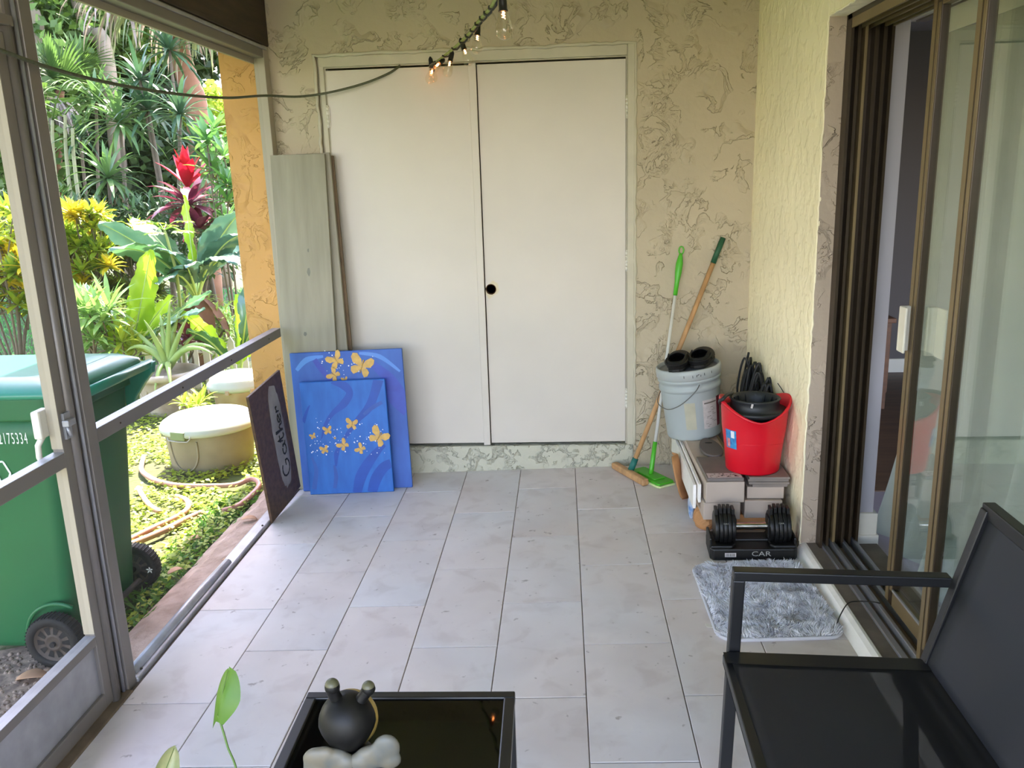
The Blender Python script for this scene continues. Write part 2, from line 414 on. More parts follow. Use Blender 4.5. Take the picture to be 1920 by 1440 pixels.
def hinge(x, z, par):
    mb = MB()
    for i in range(5): mb.tube([(x, YB + .002, z - .05 + i * .02 + .0008), (x, YB + .002, z - .05 + (i + 1) * .02 - .0008)], .0068, 8)
    mb.tube([(x, YB + .002, z - .057), (x, YB + .002, z - .05)], .0045, 8); mb.tube([(x, YB + .002, z + .05), (x, YB + .002, z + .057)], .0045, 8)
    mb.box2(x - .006, x + .010, YB + .004, YB + .008, z - .05, z + .05)
    mb.build('hinge', WHITE, par)
for z in (1.935, .35): hinge(-1.1985, z, d1)
for z in (1.930, 1.155, .40): hinge(.341, z, d2)

# right wall, sliding door opening
wr = MB()
wr.box2(.985, 1.205, 3.345, YB + .02, -.06, 2.54); wr.box2(.985, 1.205, .9, 3.345, 2.135, 2.54); wr.box2(.985, 1.205, -1.2, .9, -.06, 2.54)
tag(wr.build('wall_right', WALLR, bevel=.004), kind='structure')
rd = struct('trim_3'); MB().box2(.989, 1.050, 3.3415, 3.3460, .062, 2.134).build('reveal_shade_strip', stucco('reveal_shade', 'b3a391', .8, sc=9), rd); rough_bead([(.986, 3.347, .07), (.988, 3.345, 1.0), (.986, 3.346, 2.14), (.986, 2.4, 2.138)], .004, 'plaster_edge', rd); rd.children[0].data.materials[0] = WALLR  # thin taupe strip over the reveal, its darker colour standing in for shade
wi = MB(); wi.box2(1.205, 1.282, 3.352, 6.42, -.06, 2.54); wi.box2(1.205, 1.282, .9, 3.352, 2.17, 2.54); wi.box2(1.205, 1.282, -1.2, .9, -.06, 2.54)
tag(wi.build('wall_inner', INTP), kind='structure')
bb = MB(); bb.box2(1.206, 1.298, 3.336, 6.4, .05, .195); bb.box2(1.206, 1.306, 3.33, 6.4, .05, .10)
tag(bb.build('baseboard_inner', WHITE, bevel=.004), kind='structure')
cu = MB(); cu.prism([(.957, -.06), (1.012, -.06), (1.012, .064), (1.000, .064), (.985, .055), (.960, .022)], .9, 3.345, Matrix(((1, 0, 0, 0), (0, 0, 1, 0), (0, 1, 0, 0), (0, 0, 0, 1))))
tag(cu.build('trim_4', WHITEP, bevel=.003), kind='structure')
tag(MB().box2(1.010, 1.30, .9, 3.352, -.10, .062).build('trim_5', CONC), kind='structure')
# sliding door: outer frame
d4 = struct('door_3')
for x0, x1, h in ((1.062, 1.085, .012), (1.098, 1.112, .030), (1.143, 1.158, .030), (1.186, 1.200, .034)):
    MB().box2(x0, x1, .92, 3.33, .062, .062 + h).build('track', TRACK, d4, bevel=.003)
MB().box2(1.050, 1.204, 3.328, 3.346, .064, 2.136).build('jamb', BRONZE, d4)
for x in (1.055, 1.080, 1.105, 1.140, 1.170, 1.199): MB().box2(x - .005, x + .005, 3.285, 3.329, .064, 2.136).build('jamb_rib', BRONZE if x != 1.105 else BRONZEL, d4)
MB().box2(1.050, 1.204, .92, 3.33, 2.118, 2.136).build('header', BRONZE, d4)
for x in (1.055, 1.090, 1.128, 1.170, 1.199): MB().box2(x - .004, x + .004, .92, 3.33, 2.085, 2.12).build('header_rib', BRONZEL, d4)
MB().box2(1.050, 1.204, .90, .925, .064, 2.136).build('jamb', BRONZE, d4)
GL = glass_pane('door_glass', (.95, .98, .96))
def sliding_panel(name, x, y1, y0):
    d = struct(name); t = .013
    for a, b in ((y1 - .058, y1), (y0, y0 + .058)):
        MB().box2(x - t, x + t, a, b, .094, 2.112).build('stile', BRONZE, d, bevel=.002)
        MB().box2(x - t - .0025, x - t, a + .004, a + .020, .15, 2.07).build('stile_bead', BRONZEL, d)
        MB().box2(x - t - .0015, x - t + .001, b - .026, b - .002, .10, 2.11).build('stile_face', BRONZEL, d)
    MB().box2(x - t, x + t, y0 + .058, y1 - .058, .094, .152).build('bottom_rail', BRONZEL, d, bevel=.002)
    MB().box2(x - t - .002, x - t + .004, y0 + .058, y1 - .058, .150, .158).build('glazing_bead', ALUL, d)
    MB().box2(x - t, x + t, y0 + .058, y1 - .058, 2.062, 2.112).build('top_rail', BRONZEL, d, bevel=.002)
    MB().box2(x - .002, x + .002, y0 + .05, y1 - .05, .14, 2.07).build('glass_pane', GL, d)
    return d
p1 = sliding_panel('door_4', 1.151, 2.805, 1.60)
p2 = sliding_panel('door_5', 1.106, 2.420, 1.20)
# pull handles on both faces of the first panel
h = MB().box2(1.104, 1.139, 2.785, 2.800, 1.005, 1.155).build('handle', WHITE, p1, bevel=.004)
MB().box2(1.104, 1.112, 2.745, 2.787, 1.005, 1.155).build('handle_grip', WHITE, h, bevel=.003)
h = MB().box2(1.165, 1.200, 2.72, 2.735, 1.0, 1.16).build('handle', WHITE, p1, bevel=.004)
MB().box2(1.192, 1.200, 2.66, 2.722, 1.0, 1.16).build('handle_grip', WHITE, h, bevel=.003)

# ceiling, beam, roof
tag(MB().box2(-2.22, 1.30, -1.2, 6.4, 2.54, 2.66).build('ceiling', CEILP), kind='structure')
tag(MB().box2(-1.66, -1.472, -1.2, YB, 2.285, 2.54).build('trim_6', BEAMW, bevel=.006), kind='structure')

# screen wall
w1 = struct('window_1')
MB().box2(-1.535, -1.478, 2.470, 4.40, 2.222, 2.284).build('top_rail', ALU, w1, bevel=.004)
MB().box2(-1.542, -1.530, 2.470, 4.42, 2.196, 2.226).build('rail_lip', ALUE, w1)
MB().box2(-1.478, -1.470, 2.470, 4.44, 2.262, 2.276).build('rail_bead', ALUL, w1, bevel=.002)
mr = MB().box2(-1.530, -1.490, 2.464, 4.285, .822, .868).build('mid_rail', ALU, w1, bevel=.002)
MB().box2(-1.531, -1.489, 2.470, 4.280, .8675, .8695).build('rail_sky_sheen', ALUL, mr)  # pale strip paints the sky's reflection on the rail top
for y in (2.62, 3.1, 3.6, 4.1): MB().lathe([(.0001, 0), (.004, 0), (.003, .0025), (.0001, .003)], 8, Matrix.Translation((-1.490, y, .845)) @ Matrix.Rotation(PI / 2, 4, 'Y')).build('screw', BRONZE, mr)
MB().box2(-1.540, -1.478, 2.47, 4.42, -.075, -.022).build('bottom_channel', ALUL, w1, bevel=.006)
MB().tube([(-1.513, 2.49, -.020), (-1.512, 3.1, -.018), (-1.510, 3.35, -.024)], .020, 10).build('sealant', ALUL, w1)
for y in (2.52, 3.75, 4.0): MB().lathe([(.0001, 0), (.006, 0), (.004, .004), (.0001, .005)], 8, Matrix.Translation((-1.492, y, -.021))).build('screw', BRONZE, w1)
MB().box2(-1.532, -1.476, 4.400, 4.470, -.04, 2.284).build('corner_post', ALUE, w1, bevel=.003)
MB().box2(-1.5305, -1.482, 2.412, 2.466, -.05, 2.284).build('post', ALU, w1, bevel=.003)
MB().box2(-1.530, -1.500, 2.374, 2.413, -.05, 2.284).build('post', ALU, w1)
MB().tube([(-1.498, 2.358, -.045), (-1.498, 2.358, 2.05)], .0165, 12).build('jamb_tube', ALU, w1)
MB().tube([(-1.494, 2.402, -.045), (-1.494, 2.402, 2.28)], .0065, 8).build('jamb_bead', ALUL, w1)
MB().box2(-1.512, -1.510, 2.45, 4.41, -.03, 2.24).build('insect_screen', SCREEN, w1)
# screen door
d6 = struct('door_6')
MB().box2(-1.528, -1.494, 2.298, 2.341, -.02, 2.030).build('stile', ALU, d6, bevel=.003)
MB().box2(-1.529, -1.4945, 2.2965, 2.2985, .245, .80).build('stile_lit_edge', ALUE, d6)  # cream strips paint the light caught by the stile's near face
MB().box2(-1.529, -1.4945, 2.2965, 2.2985, .86, 1.97).build('stile_lit_edge', ALUE, d6)
MB().box2(-1.528, -1.494, 1.35, 1.393, -.02, 2.030).build('stile', ALU, d6, bevel=.003)
MB().box2(-1.528, -1.494, 1.39, 2.30, 1.978, 2.030).build('top_rail', ALU, d6, bevel=.003)
mr = MB().box2(-1.528, -1.494, 1.39, 2.30, .802, .848).build('mid_rail', ALU, d6, bevel=.003)
MB().box2(-1.529, -1.493, 1.39, 2.298, .8475, .8495).build('rail_sky_sheen', ALUL, mr)  # door rail tops get the same painted sky sheen
br = MB().box2(-1.528, -1.494, 1.39, 2.30, .205, .236).build('bottom_rail', ALU, d6, bevel=.003)
MB().box2(-1.529, -1.493, 1.39, 2.298, .2355, .2375).build('rail_sky_sheen', ALUL, br)
MB().box2(-1.518, -1.506, 1.39, 2.30, .015, .21).build('kick_panel', ALUL, d6)
MB().box2(-1.528, -1.494, 1.39, 2.30, -.02, .03).build('bottom_rail', ALU, d6, bevel=.003)
MB().box2(-1.512, -1.510, 1.38, 2.31, .22, 2.0).build('insect_screen', SCREEN, d6)
hd = MB().box2(-1.556, -1.530, 2.262, 2.318, .900, .985).build('handle', WHITE, d6, bevel=.006)
MB().tube([(-1.545, 2.290, .905), (-1.562, 2.285, .875), (-1.563, 2.283, .84), (-1.552, 2.288, .80), (-1.535, 2.295, .785)], .009, 8).build('handle_grip', WHITE, hd)
la = MB().box2(-1.492, -1.470, 2.305, 2.345, .925, .945).build('latch', ALUL, d6, bevel=.003)
MB().tube([(-1.487, 2.32, .925), (-1.478, 2.322, .895)], .006, 8).build('latch_lever', ALUL, la)
MB().box2(-1.495, -1.486, 2.312, 2.344, .885, .965).build('latch_plate', TRACK, la)
w2 = struct('window_2')
MB().box2(-1.528, -1.482, 1.30, 2.376, 2.045, 2.075).build('header_rail', ALU, w2, bevel=.003)
MB().box2(-1.528, -1.482, -1.2, 2.376, 2.235, 2.284).build('top_rail', ALU, w2, bevel=.003)
MB().box2(-1.512, -1.508, -1.2, 2.376, 2.07, 2.24).build('transom_screen', mesh_cloth('transom_mesh', 'b9aca2', .75), w2)
MB().box2(-1.528, -1.482, 1.28, 1.345, -.05, 2.284).build('post', ALU, w2, bevel=.003)
MB().box2(-1.528, -1.482, -1.2, -1.14, -.05, 2.284).build('post', ALU, w2, bevel=.003)
MB().box2(-1.528, -1.490, -1.14, 1.28, .822, .868).build('mid_rail', ALU, w2, bevel=.003)
MB().box2(-1.512, -1.510, -1.14, 1.28, -.03, 2.24).build('insect_screen', SCREEN, w2)
t7 = MB(); t7.box2(-1.585, -1.466, -1.2, 2.412, -.075, -.030); t7.box2(-1.560, -1.50, -1.2, 2.412, -.035, -.022)
tag(t7.build('trim_7', M('threshold_wood', '6d5d4a', rough=.8, var=.25, vs=10), bevel=.004), kind='structure')
# footing outside
ft = MB(); n = 34
for i in range(n):
    a = -1.2 + (YB + 1.2) * i / n; b = -1.2 + (YB + 1.2) * (i + 1) / n
ys = [-1.2 + (YB + 1.2) * i / n for i in range(n + 1)]
pv = []
for y in ys:
    j = random.uniform(-.012, .012)
    pv += [(-1.535, y, -.062), (-1.67 + j, y, -.075), (-1.735 + j, y, -.105), (-1.755 + j, y, -.25), (-1.535, y, -.25)]
ft.add(pv, [(i * 5 + k, i * 5 + (k + 1) % 5, i * 5 + 5 + (k + 1) % 5, i * 5 + 5 + k) for i in range(n) for k in range(5)])
tag(ft.build('trim_8', FOOT), kind='structure')

# the room behind the glass
tag(MB().box2(1.28, 5.0, -1.2, 6.5, -.05, .05).build('floor_inner', M('interior_floor', '8b8286', rough=.4, var=.1, vs=2)), kind='structure')
RW = M('rug_wood', '5a4330', rough=.5, var=.2, vs=4, scale=(1, 6, 1))
tag(MB().box2(1.283, 5.0, 3.95, 6.4, .05, .056).build('floor_wood', RW), kind='structure')
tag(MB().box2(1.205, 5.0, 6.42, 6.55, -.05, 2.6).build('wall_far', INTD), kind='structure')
wn = MB(); wn.box2(5.0, 5.1, 3.4, 6.55, -.05, 2.6); wn.box2(5.0, 5.1, -1.2, 3.4, 2.25, 2.6); wn.box2(5.0, 5.1, -1.2, -.6, -.05, 2.25); wn.box2(5.0, 5.1, -.6, 3.4, -.05, .5)  # unseen side opening added so more sky reaches the curtain
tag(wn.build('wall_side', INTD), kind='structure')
tag(MB().box2(1.30, 5.1, -1.3, 6.55, 2.5, 2.6).build('ceiling_inner', INTP), kind='structure')
wn = MB(); wn.box2(1.205, 1.7, -1.32, -1.2, -.05, 2.6); wn.box2(4.3, 5.1, -1.32, -1.2, -.05, 2.6); wn.box2(1.7, 4.3, -1.32, -1.2, 2.25, 2.6); wn.box2(1.7, 4.3, -1.32, -1.2, -.05, .25)      # wide opening added on this unseen side to let sky light in
tag(wn.build('wall_near', INTP), kind='structure')
tag(MB().box2(1.282, 5.0, 6.405, 6.42, .05, .16).build('baseboard_far', WHITE), kind='structure')

# ------------------------------------------------------------------ things on the patio
BLACKM = M('black_powder_coat', '17181b', rough=.36, spec=.5)
SLING = mesh_cloth('sling_seat_mesh', '090a0b', .95, rough=.9)
SLINGB = M('sling_back_sheen', '24272e', rough=.6, spec=.35, bump=.15, bs=900, bd=.001)  # bluer and lighter than the seat: sky sheen put into the colour
BLKGL = M('black_table_glass', '040506', rough=.03, spec=.35)
PLANKM = M('whitewashed_plank', '847e6c', rough=.6, col2='948e7b', vs=5, scale=(5, 5, .5), bump=.1, bs=30)
PLANKE = M('plank_edge', '6b5842', rough=.8, var=.2, vs=12)
BLUE = M('canvas_blue', '1a5cae', rough=.5, col2='256cbf', vs=5, scale=(4, 1, 1.2))
BLUE2 = M('canvas_blue_violet', '2a50a0', rough=.5, col2='3765b5', vs=3.5, scale=(3, 1, 1))
DBLUE = M('paint_deep_blue', '0f459c', rough=.45, col2='164fae', vs=8)
VBLUE = M('paint_violet_blue', '34429f', rough=.5, col2='3a57b6', vs=8)
LBLUE = M('paint_pale_blue', '5d8bd2', rough=.5, col2='4f86d2', vs=6)
GOLD = M('gold_paint', 'c9a256', rough=.5, metal=.1, var=.12, vs=40)
GLIT = M('silver_glitter', 'e8ecf4', rough=.3)
DARKW = M('dark_stained_wood', '523c2a', rough=.55, var=.35, vs=6, scale=(6, 6, .8), bump=.1, bs=40)
WASH = M('white_wash', '8f8b88', rough=.7, var=.25, vs=8)
INK = M('black_ink', '16130f', rough=.7)

# --- leaning planks
pf = thing('plank', 'widest whitewashed plank leaning in the left corner, front one, grey smudges on its face', 'plank', (-1.358, 4.283, fz(-1.358)), group=None)
rx = Matrix.Rotation(-math.atan2(.118, 1.78), 3, 'X')
pb = MB().box((0, 0, .893), (.284, .020, 1.787), None).build('board', PLANKM, pf, bevel=.002); pb.rotation_euler = (-math.atan2(.108, 1.78), R(.4), 0)
SMU = M('grey_smudge', '6f6d62', rough=.7, var=.1, vs=20)
for cx, cz, w, h in ((.02, 1.19, .010, .028), (.025, 1.30, .005, .012), (-.02, .86, .010, .016)):
    poly = [(cx + w * math.cos(a) * random.uniform(.6, 1), cz + h * math.sin(a) * random.uniform(.6, 1)) for a in [2 * PI * i / 14 for i in range(14)]]
    MB().add([(x, -.0104, z) for x, z in poly], [tuple(range(14))]).build('smudge', SMU, pb)
p2_ = thing('plank', 'pale plank behind the widest one, its right strip showing', 'plank', (-1.262, 4.33, fz(-1.262)))
q = MB().box((0, 0, .893), (.24, .022, 1.785)).build('board', PLANKM, p2_, bevel=.002); q.rotation_euler = (-math.atan2(.085, 1.78), R(-1.3), 0)
p3_ = thing('plank', 'dark edged brown plank rearmost of the leaning planks beside the cupboard door', 'plank', (-1.243, 4.365, fz(-1.243)))
q = MB().box((0, 0, .885), (.24, .018, 1.770)).build('board', PLANKE, p3_, bevel=.002); q.rotation_euler = (-math.atan2(.075, 1.78), R(-1.6), 0)

# --- canvases: local frame u right, n towards viewer, w up
def butterfly(u, w, s, a, th=.0025):
    """a four-winged butterfly outline in the canvas plane"""
    def wing(sx):
        up = [(0, .03), (.10, .30), (.34, .50), (.52, .46), (.55, .28), (.42, .08), (.12, .0)]
        lo = [(.05, .01), (.30, -.02), (.44, -.12), (.40, -.30), (.26, -.40), (.12, -.28), (0, -.10)]
        return [[(x * sx, y) for x, y in up], [(x * sx, y) for x, y in lo]]
    mb = MB(); ca, sa = math.cos(a), math.sin(a)
    for sx in (1, -1):
        for poly in wing(sx):
            if sx < 0: poly = poly[::-1]
            P = [(u + s * (x * ca * (.8 if sx > 0 else 1) - y * sa), w + s * (x * sa + y * ca)) for x, y in poly]
            n = len(P)
            mb.add([(x, -th, z) for x, z in P] + [(x, 0, z) for x, z in P], [tuple(range(n)), *[(i, i + n, (i + 1) % n + n, (i + 1) % n) for i in range(n)]])
    mb.tube([(u - s * .28 * -sa * 1, -th, w - s * .28 * ca), (u + -sa * s * .3, -th - .001, w + s * .3 * ca)], [s * .02, s * .035], 6)
    return mb
def stroke(pts, ws, off):
    pts = [Vector((x, 0, z)) for x, z in pts]; P = []
    for i in range(len(pts) - 1):          # Catmull-Rom
        p0, p1, p2, p3 = pts[max(i - 1, 0)], pts[i], pts[i + 1], pts[min(i + 2, len(pts) - 1)]
        for k in range(6):
            t = k / 6; P.append((.5 * ((2 * p1) + (p2 - p0) * t + (2 * p0 - 5 * p1 + 4 * p2 - p3) * t * t + (3 * p1 - p0 - 3 * p2 + p3) * t ** 3), ws[i] + (ws[i + 1] - ws[i]) * t))
    P.append((pts[-1], ws[-1])); vs = []
    for i, (p, w) in enumerate(P):
        d = (P[min(i + 1, len(P) - 1)][0] - P[max(i - 1, 0)][0]).normalized(); s = Vector((-d.z, 0, d.x))
        for q in (-1, 1): vs.append(p + s * w / 2 * q + Vector((0, -off, 0)))
    return vs, [(2 * i, 2 * i + 1, 2 * i + 3, 2 * i + 2) for i in range(len(P) - 1)]
def clip_strokes(lst, W_, H_, mat, par):
    for k, (pts, ws) in enumerate(lst):
        vs, fs = stroke([(a * W_ - W_ / 2, (1 - b) * H_) for a, b in pts], [w * W_ for w in ws], .0006 + .0002 * k)
        vs = [Vector((max(-W_ / 2, min(W_ / 2, v.x)), v.y, max(.001, min(H_ - .001, v.z)))) for v in vs]
        mb = MB(); mb.add(vs, fs); mb.build('brush_stroke', mat, par)
def canvas(label, bl, br, lean, H_, T_, mat, strokes, flies, dots, seed):
    a = math.atan2(br[1] - bl[1], br[0] - bl[0]); W_ = math.hypot(br[0] - bl[0], br[1] - bl[1])
    t = thing('canvas_painting', label, 'painting', ((bl[0] + br[0]) / 2, (bl[1] + br[1]) / 2, fz((bl[0] + br[0]) / 2) + .001), a)
    m = t.matrix_world @ Matrix.Rotation(-math.atan(TILT), 4, 'Y') @ Matrix.Rotation(-lean, 4, 'X'); t.rotation_euler = m.to_euler()
    bpy.context.view_layer.update()
    cv = MB().box((0, T_ / 2, H_ / 2), (W_, T_, H_)).build('canvas', mat, t, bevel=.003)
    for mt, ls in strokes: clip_strokes(ls, W_, H_, mt, cv)
    rng = random.Random(seed)
    for u, v, s, ang in flies: butterfly(u * W_ - W_ / 2, (1 - v) * H_, s * W_, ang).build('butterfly', GOLD, cv)
    mb = MB()
    for _ in range(dots[0]):
        u = rng.uniform(dots[1], dots[2]); v = rng.gauss(dots[3], dots[4]); s = rng.choice((.0018, .0024, .003, .004))
        x, z = u * W_ - W_ / 2, (1 - v) * H_
        mb.add([(x + s * math.cos(b), -.0016, z + s * math.sin(b)) for b in [2 * PI * i / 6 for i in range(6)]], [tuple(range(6))])
    tag(mb.build('glitter', GLIT, cv), kind='stuff')
    return t
canvas('large blue canvas with violet swirls, behind the smaller one, four gold butterflies near its top', (-1.437, 4.243), (-.833, 4.250), math.atan2(.045, .75), .765, .018, BLUE2,
       [(VBLUE, [([(.70, .08), (.86, .20), (.98, .34), (1.02, .45)], (.05, .10, .09, .05)), ([(.22, .05), (.28, .13), (.36, .22)], (.045, .05, .03)), ([(.80, .22), (.90, .36), (1.0, .46)], (.04, .10, .06))]),
        (LBLUE, [([(.05, .12), (.15, .05), (.30, .03)], (.03, .05, .02)), ([(.62, .02), (.80, .05), (.97, .16)], (.02, .04, .02))])],
       [(.415, .065, .15, .5), (.635, .115, .21, -.35), (.385, .165, .115, .9), (.475, .205, .06, .2)], (46, .28, .74, .10, .055), 4)
canvas('smaller blue canvas with swirling deep blue strokes, in front, eight gold butterflies in a band', (-1.382, 4.189), (-.925, 4.196), math.atan2(.034, .61), .618, .018, BLUE,
       [(DBLUE, [([(.38, .0), (.52, .04), (.58, .11), (.50, .20), (.36, .28), (.26, .38), (.20, .50)], (.05, .10, .08, .09, .05, .04, .01)),
                 ([(.93, .0), (.86, .14), (.78, .25), (.64, .35), (.52, .46), (.44, .54)], (.12, .10, .10, .06, .05, .02)),
                 ([(.56, 1.0), (.62, .86), (.72, .74), (.86, .62), (.94, .58)], (.10, .13, .12, .08, .03)), ([(.74, 1.0), (.80, .88), (.90, .78), (1.0, .74)], (.11, .13, .12, .10)),
                 ([(.0, .35), (.06, .25), (.10, .20)], (.05, .03, .01)), ([(.34, .75), (.36, .64), (.40, .58)], (.02, .06, .03))]),
        (BLUE2, [([(.05, .95), (.10, .78), (.06, .66)], (.06, .05, .02)), ([(.30, .95), (.33, .84), (.32, .74)], (.04, .05, .02)), ([(.72, .30), (.84, .24), (.95, .20)], (.03, .05, .04))])],
       [(.105, .475, .075, .3), (.285, .43, .11, .1), (.575, .385, .145, -.2), (.875, .51, .23, -.6), (.455, .565, .135, .7), (.655, .605, .12, .9), (.225, .60, .105, .2), (.36, .50, .03, 0)], (78, .06, .96, .51, .085), 9)

# --- sign board
sgn = thing('sign_board', 'dark wooden board lettered with a word, leaning askew in the screen corner', 'sign', (-1.462, 3.812, fz(-1.462) + .002))
e1 = Vector((.050, math.cos(R(7)), .095)).normalized(); e2 = Vector((-.045, -math.sin(R(8)), .99)); e2 = (e2 - e1 * e2.dot(e1)).normalized(); e3 = e1.cross(e2)
sgn.matrix_world = basis(sgn.location, e1, e2, e3); bpy.context.view_layer.update()
MB().box((.205, .335, -.007), (.41, .67, .014)).build('board', DARKW, sgn, bevel=.002)
ov = [(.262 + .078 * math.copysign(abs(math.cos(a)) ** .7, math.cos(a)) * random.uniform(.9, 1.05), .355 + .285 * math.copysign(abs(math.sin(a)) ** .8, math.sin(a)) * random.uniform(.95, 1.02)) for a in [2 * PI * i / 40 for i in range(40)]]
MB().add([(x, y, .0006) for x, y in ov], [tuple(range(40))]).build('white_wash', WASH, sgn)
def arc(cx, cy, rx_, ry_, a0, a1, n=10): return [(cx + rx_ * math.cos(R(a0 + (a1 - a0) * i / n)), cy + ry_ * math.sin(R(a0 + (a1 - a0) * i / n))) for i in range(n + 1)]
word = [arc(.45, .55, .42, .62, 50, 300, 16) + [(.80, .15), (.84, .48), (.55, .46)],                       # G
        arc(1.40, .28, .26, .30, 60, 400, 16) + [(1.66, .50), (1.66, .10), (1.80, .0)],                    # a
        [(1.86, .30), (2.06, 1.15), (2.02, .20), (2.12, 0), (2.25, .12)], [(1.88, .72), (2.28, .76)],       # t
        [(2.40, .0), (2.50, .7), (2.56, 1.2), (2.48, 1.15), (2.44, .0), (2.52, .38), (2.68, .52), (2.76, .36), (2.76, .05), (2.88, .0)],   # h
        [(2.95, .22), (3.20, .32)] + arc(3.12, .28, .22, .28, 20, 320, 14),                               # e
        [(3.46, .12), (3.52, .62), (3.54, .48), (3.76, .58), (3.74, .36)]]                                   # r
mb = MB()
for ln in word:
    pts = []
    for x, y in ln: pts.append((.312 - y * .076, .135 + x * .101, .0016))
    P = []
    for a, b in zip(pts[:-1], pts[1:]):
        for k in range(3): P.append(Vector(a).lerp(Vector(b), k / 3))
    P.append(Vector(pts[-1])); mb.tube(P, [.0042 + .0018 * abs(math.sin(i * .5)) for i in range(len(P))], 5)
mb.v = [(x, y, .0006 + z * .3) for x, y, z in mb.v]
mb.build('lettering', INK, sgn)

# --- string lights
ROPE = M('green_rope', '9ba468', rough=.8, var=.15, vs=60); BCORD = M('black_cord', '141311', rough=.6)
BGL = glass_pane('bulb_glass', (.97, .95, .91)); SOCK = M('black_socket', '100f0e', rough=.45)
FIL = M('lamp_filament', 'ff9c55', emis=11)
BRASS = M('bulb_cap', 'b98a4a', rough=.35, metal=.8)
sl = thing('string_lights', 'string of clear glowing bulbs wound round a green rope above the cupboard doors', 'string lights', (-.60, 4.40, 2.150))
def smooth(pts, k=8):
    P = []; pts = [Vector(p) for p in pts]
    for i in range(len(pts) - 1):
        p0, p1, p2, p3 = pts[max(i - 1, 0)], pts[i], pts[i + 1], pts[min(i + 2, len(pts) - 1)]
        for j in range(k):
            t = j / k; P.append(.5 * ((2 * p1) + (p2 - p0) * t + (2 * p0 - 5 * p1 + 4 * p2 - p3) * t * t + (3 * p1 - p0 - 3 * p2 + p3) * t ** 3))
    P.append(pts[-1]); return P
rope = smooth([(-.632, 4.47, 2.168), (-.596, 4.36, 2.167), (-.497, 4.15, 2.187), (-.411, 3.88, 2.191), (-.352, 3.66, 2.191), (-.299, 3.43, 2.189), (-.252, 3.2, 2.176), (-.203, 2.94, 2.168), (-.13, 2.5, 2.22), (-.05, 2.0, 2.33), (.0, 1.6, 2.45), (.03, 1.35, 2.538)])
wpart(MB().tube(rope, .0065, 7), 'rope', ROPE, sl)
cord = []
for i, p in enumerate(rope): cord.append(p + Vector((math.cos(i * 1.25) * .009, 0, math.sin(i * 1.25) * .011 - .004)))
wpart(MB().tube(cord, .0042, 6), 'cord', BCORD, sl)
def bulb(p, d, s=1.0):
    x, y, z = frame(d); m = basis(p, x, y, z)
    so_ = MB().lathe([(.004, -.012), (.010, -.004), (.0135, .004), (.0145, .03), (.0145, .048), (.0165, .050), (.0165, .054)], 14, m @ Matrix.Scale(s, 4)); so_ = wpart(so_, 'socket', SOCK, sl)
    gl = MB().lathe([(.0145, .052), (.0175, .062), (.024, .085), (.031, .112), (.0325, .125), (.029, .141), (.020, .152), (.008, .157), (.0001, .158)], 20, m @ Matrix.Scale(s * .92, 4)); gl = wpart(gl, 'bulb', BGL, sl)
    fm = MB()
    P = [m @ (Vector((.006 * math.cos(k * 1.1), .006 * math.sin(k * 1.1), .058 + .0016 * k)) * s) for k in range(13)]
    fm.tube(P, .0008, 5); fm.tube([m @ Vector((0, 0, .05 * s)), m @ Vector((0, 0, .066 * s))], .003, 6)
    inv = sl.matrix_world.inverted(); fm.v = [tuple(inv @ Vector(q)) for q in fm.v]
    f = fm.build('filament', FIL, gl); return so_
for p, d in (((-.172, 2.82, 2.158), (.03, 0, -1)), ((-.325, 3.65, 2.212), (-.10, 0, -1)), ((-.434, 3.98, 2.203), (.34, .0, -1)),
             ((-.499, 4.18, 2.180), (-.28, -.2, -1)), ((-.558, 4.30, 2.165), (-.55, -.9, -.6)), ((-.612, 4.36, 2.160), (-.24, -.6, -1)), ((-.640, 4.43, 2.19), (.1, -.05, -1))):
    bulb(Vector(p), Vector(d), .80 if p[1] > 3 else .92)
# slack cord from the screen door to the cupboard
tag(MB().tube(smooth([(-1.462, 1.9, 2.02), (-1.46, 2.27, 1.970), (-1.455, 2.6, 1.945), (-1.450, 3.1, 1.945), (-1.44, 3.7, 1.972), (-1.405, 4.15, 2.018), (-1.30, 4.36, 2.028), (-1.15, 4.42, 2.05), (-.98, 4.45, 2.09), (-.86, 4.47, 2.135), (-.806, 4.492, 2.172)]), .0058, 7).build('slack_cord', M('dark_green_cord', '4c4f3a', rough=.7, var=.2, vs=80), loc=(-.806, 4.492, 2.172)), 'thin dark green cord sagging from the screen door to the cupboard door top', 'cord')

# --- broom and mop
GRN = M('bright_green_plastic', '4dae2a', rough=.38); GRND = M('dark_green_sleeve', '1d5237', rough=.5); STEELW = M('white_pole', 'd9d9d6', rough=.3, metal=.2)
BWOOD = M('broom_wood', 'b98f62', rough=.6, var=.18, vs=8, scale=(4, 4, 1)); TEAL = M('teal_ferrule', '1f6b62', rough=.5); PALEG = M('pale_green_pad', 'cfe0a0', rough=.9)
mp_ = thing('floor_mop', 'flat floor mop with bright green head and white metal pole leaning on the wall', 'mop', (.457, 4.26, fz(.457)), math.atan2(-.25, .145), tilt=True)
pl = [(-.135, -.045), (-.12, -.052), (.12, -.052), (.135, -.045), (.135, .045), (.12, .052), (-.12, .052), (-.135, .045)]
MB().prism([(x * 1.06, y * 1.08) for x, y in pl], .0, .010).build('mop_pad', PALEG, mp_, bevel=.003)
b_ = MB().prism(pl, .010, .022); b_.prism([(x * .6, y * .7) for x, y in pl], .022, .030); b_.build('mop_plate', GRN, mp_, bevel=.004)
A_ = Vector((.455, 4.262, fz(.455) + .03)); B_ = Vector((.624, 4.462, 1.205)); L = lambda t: A_.lerp(B_, t)
wpart(MB().tube([L(-.005), L(.02), L(.05), L(.145)], [.011, .013, .0125, .0115], 12), 'pole_sleeve', GRN, mp_)
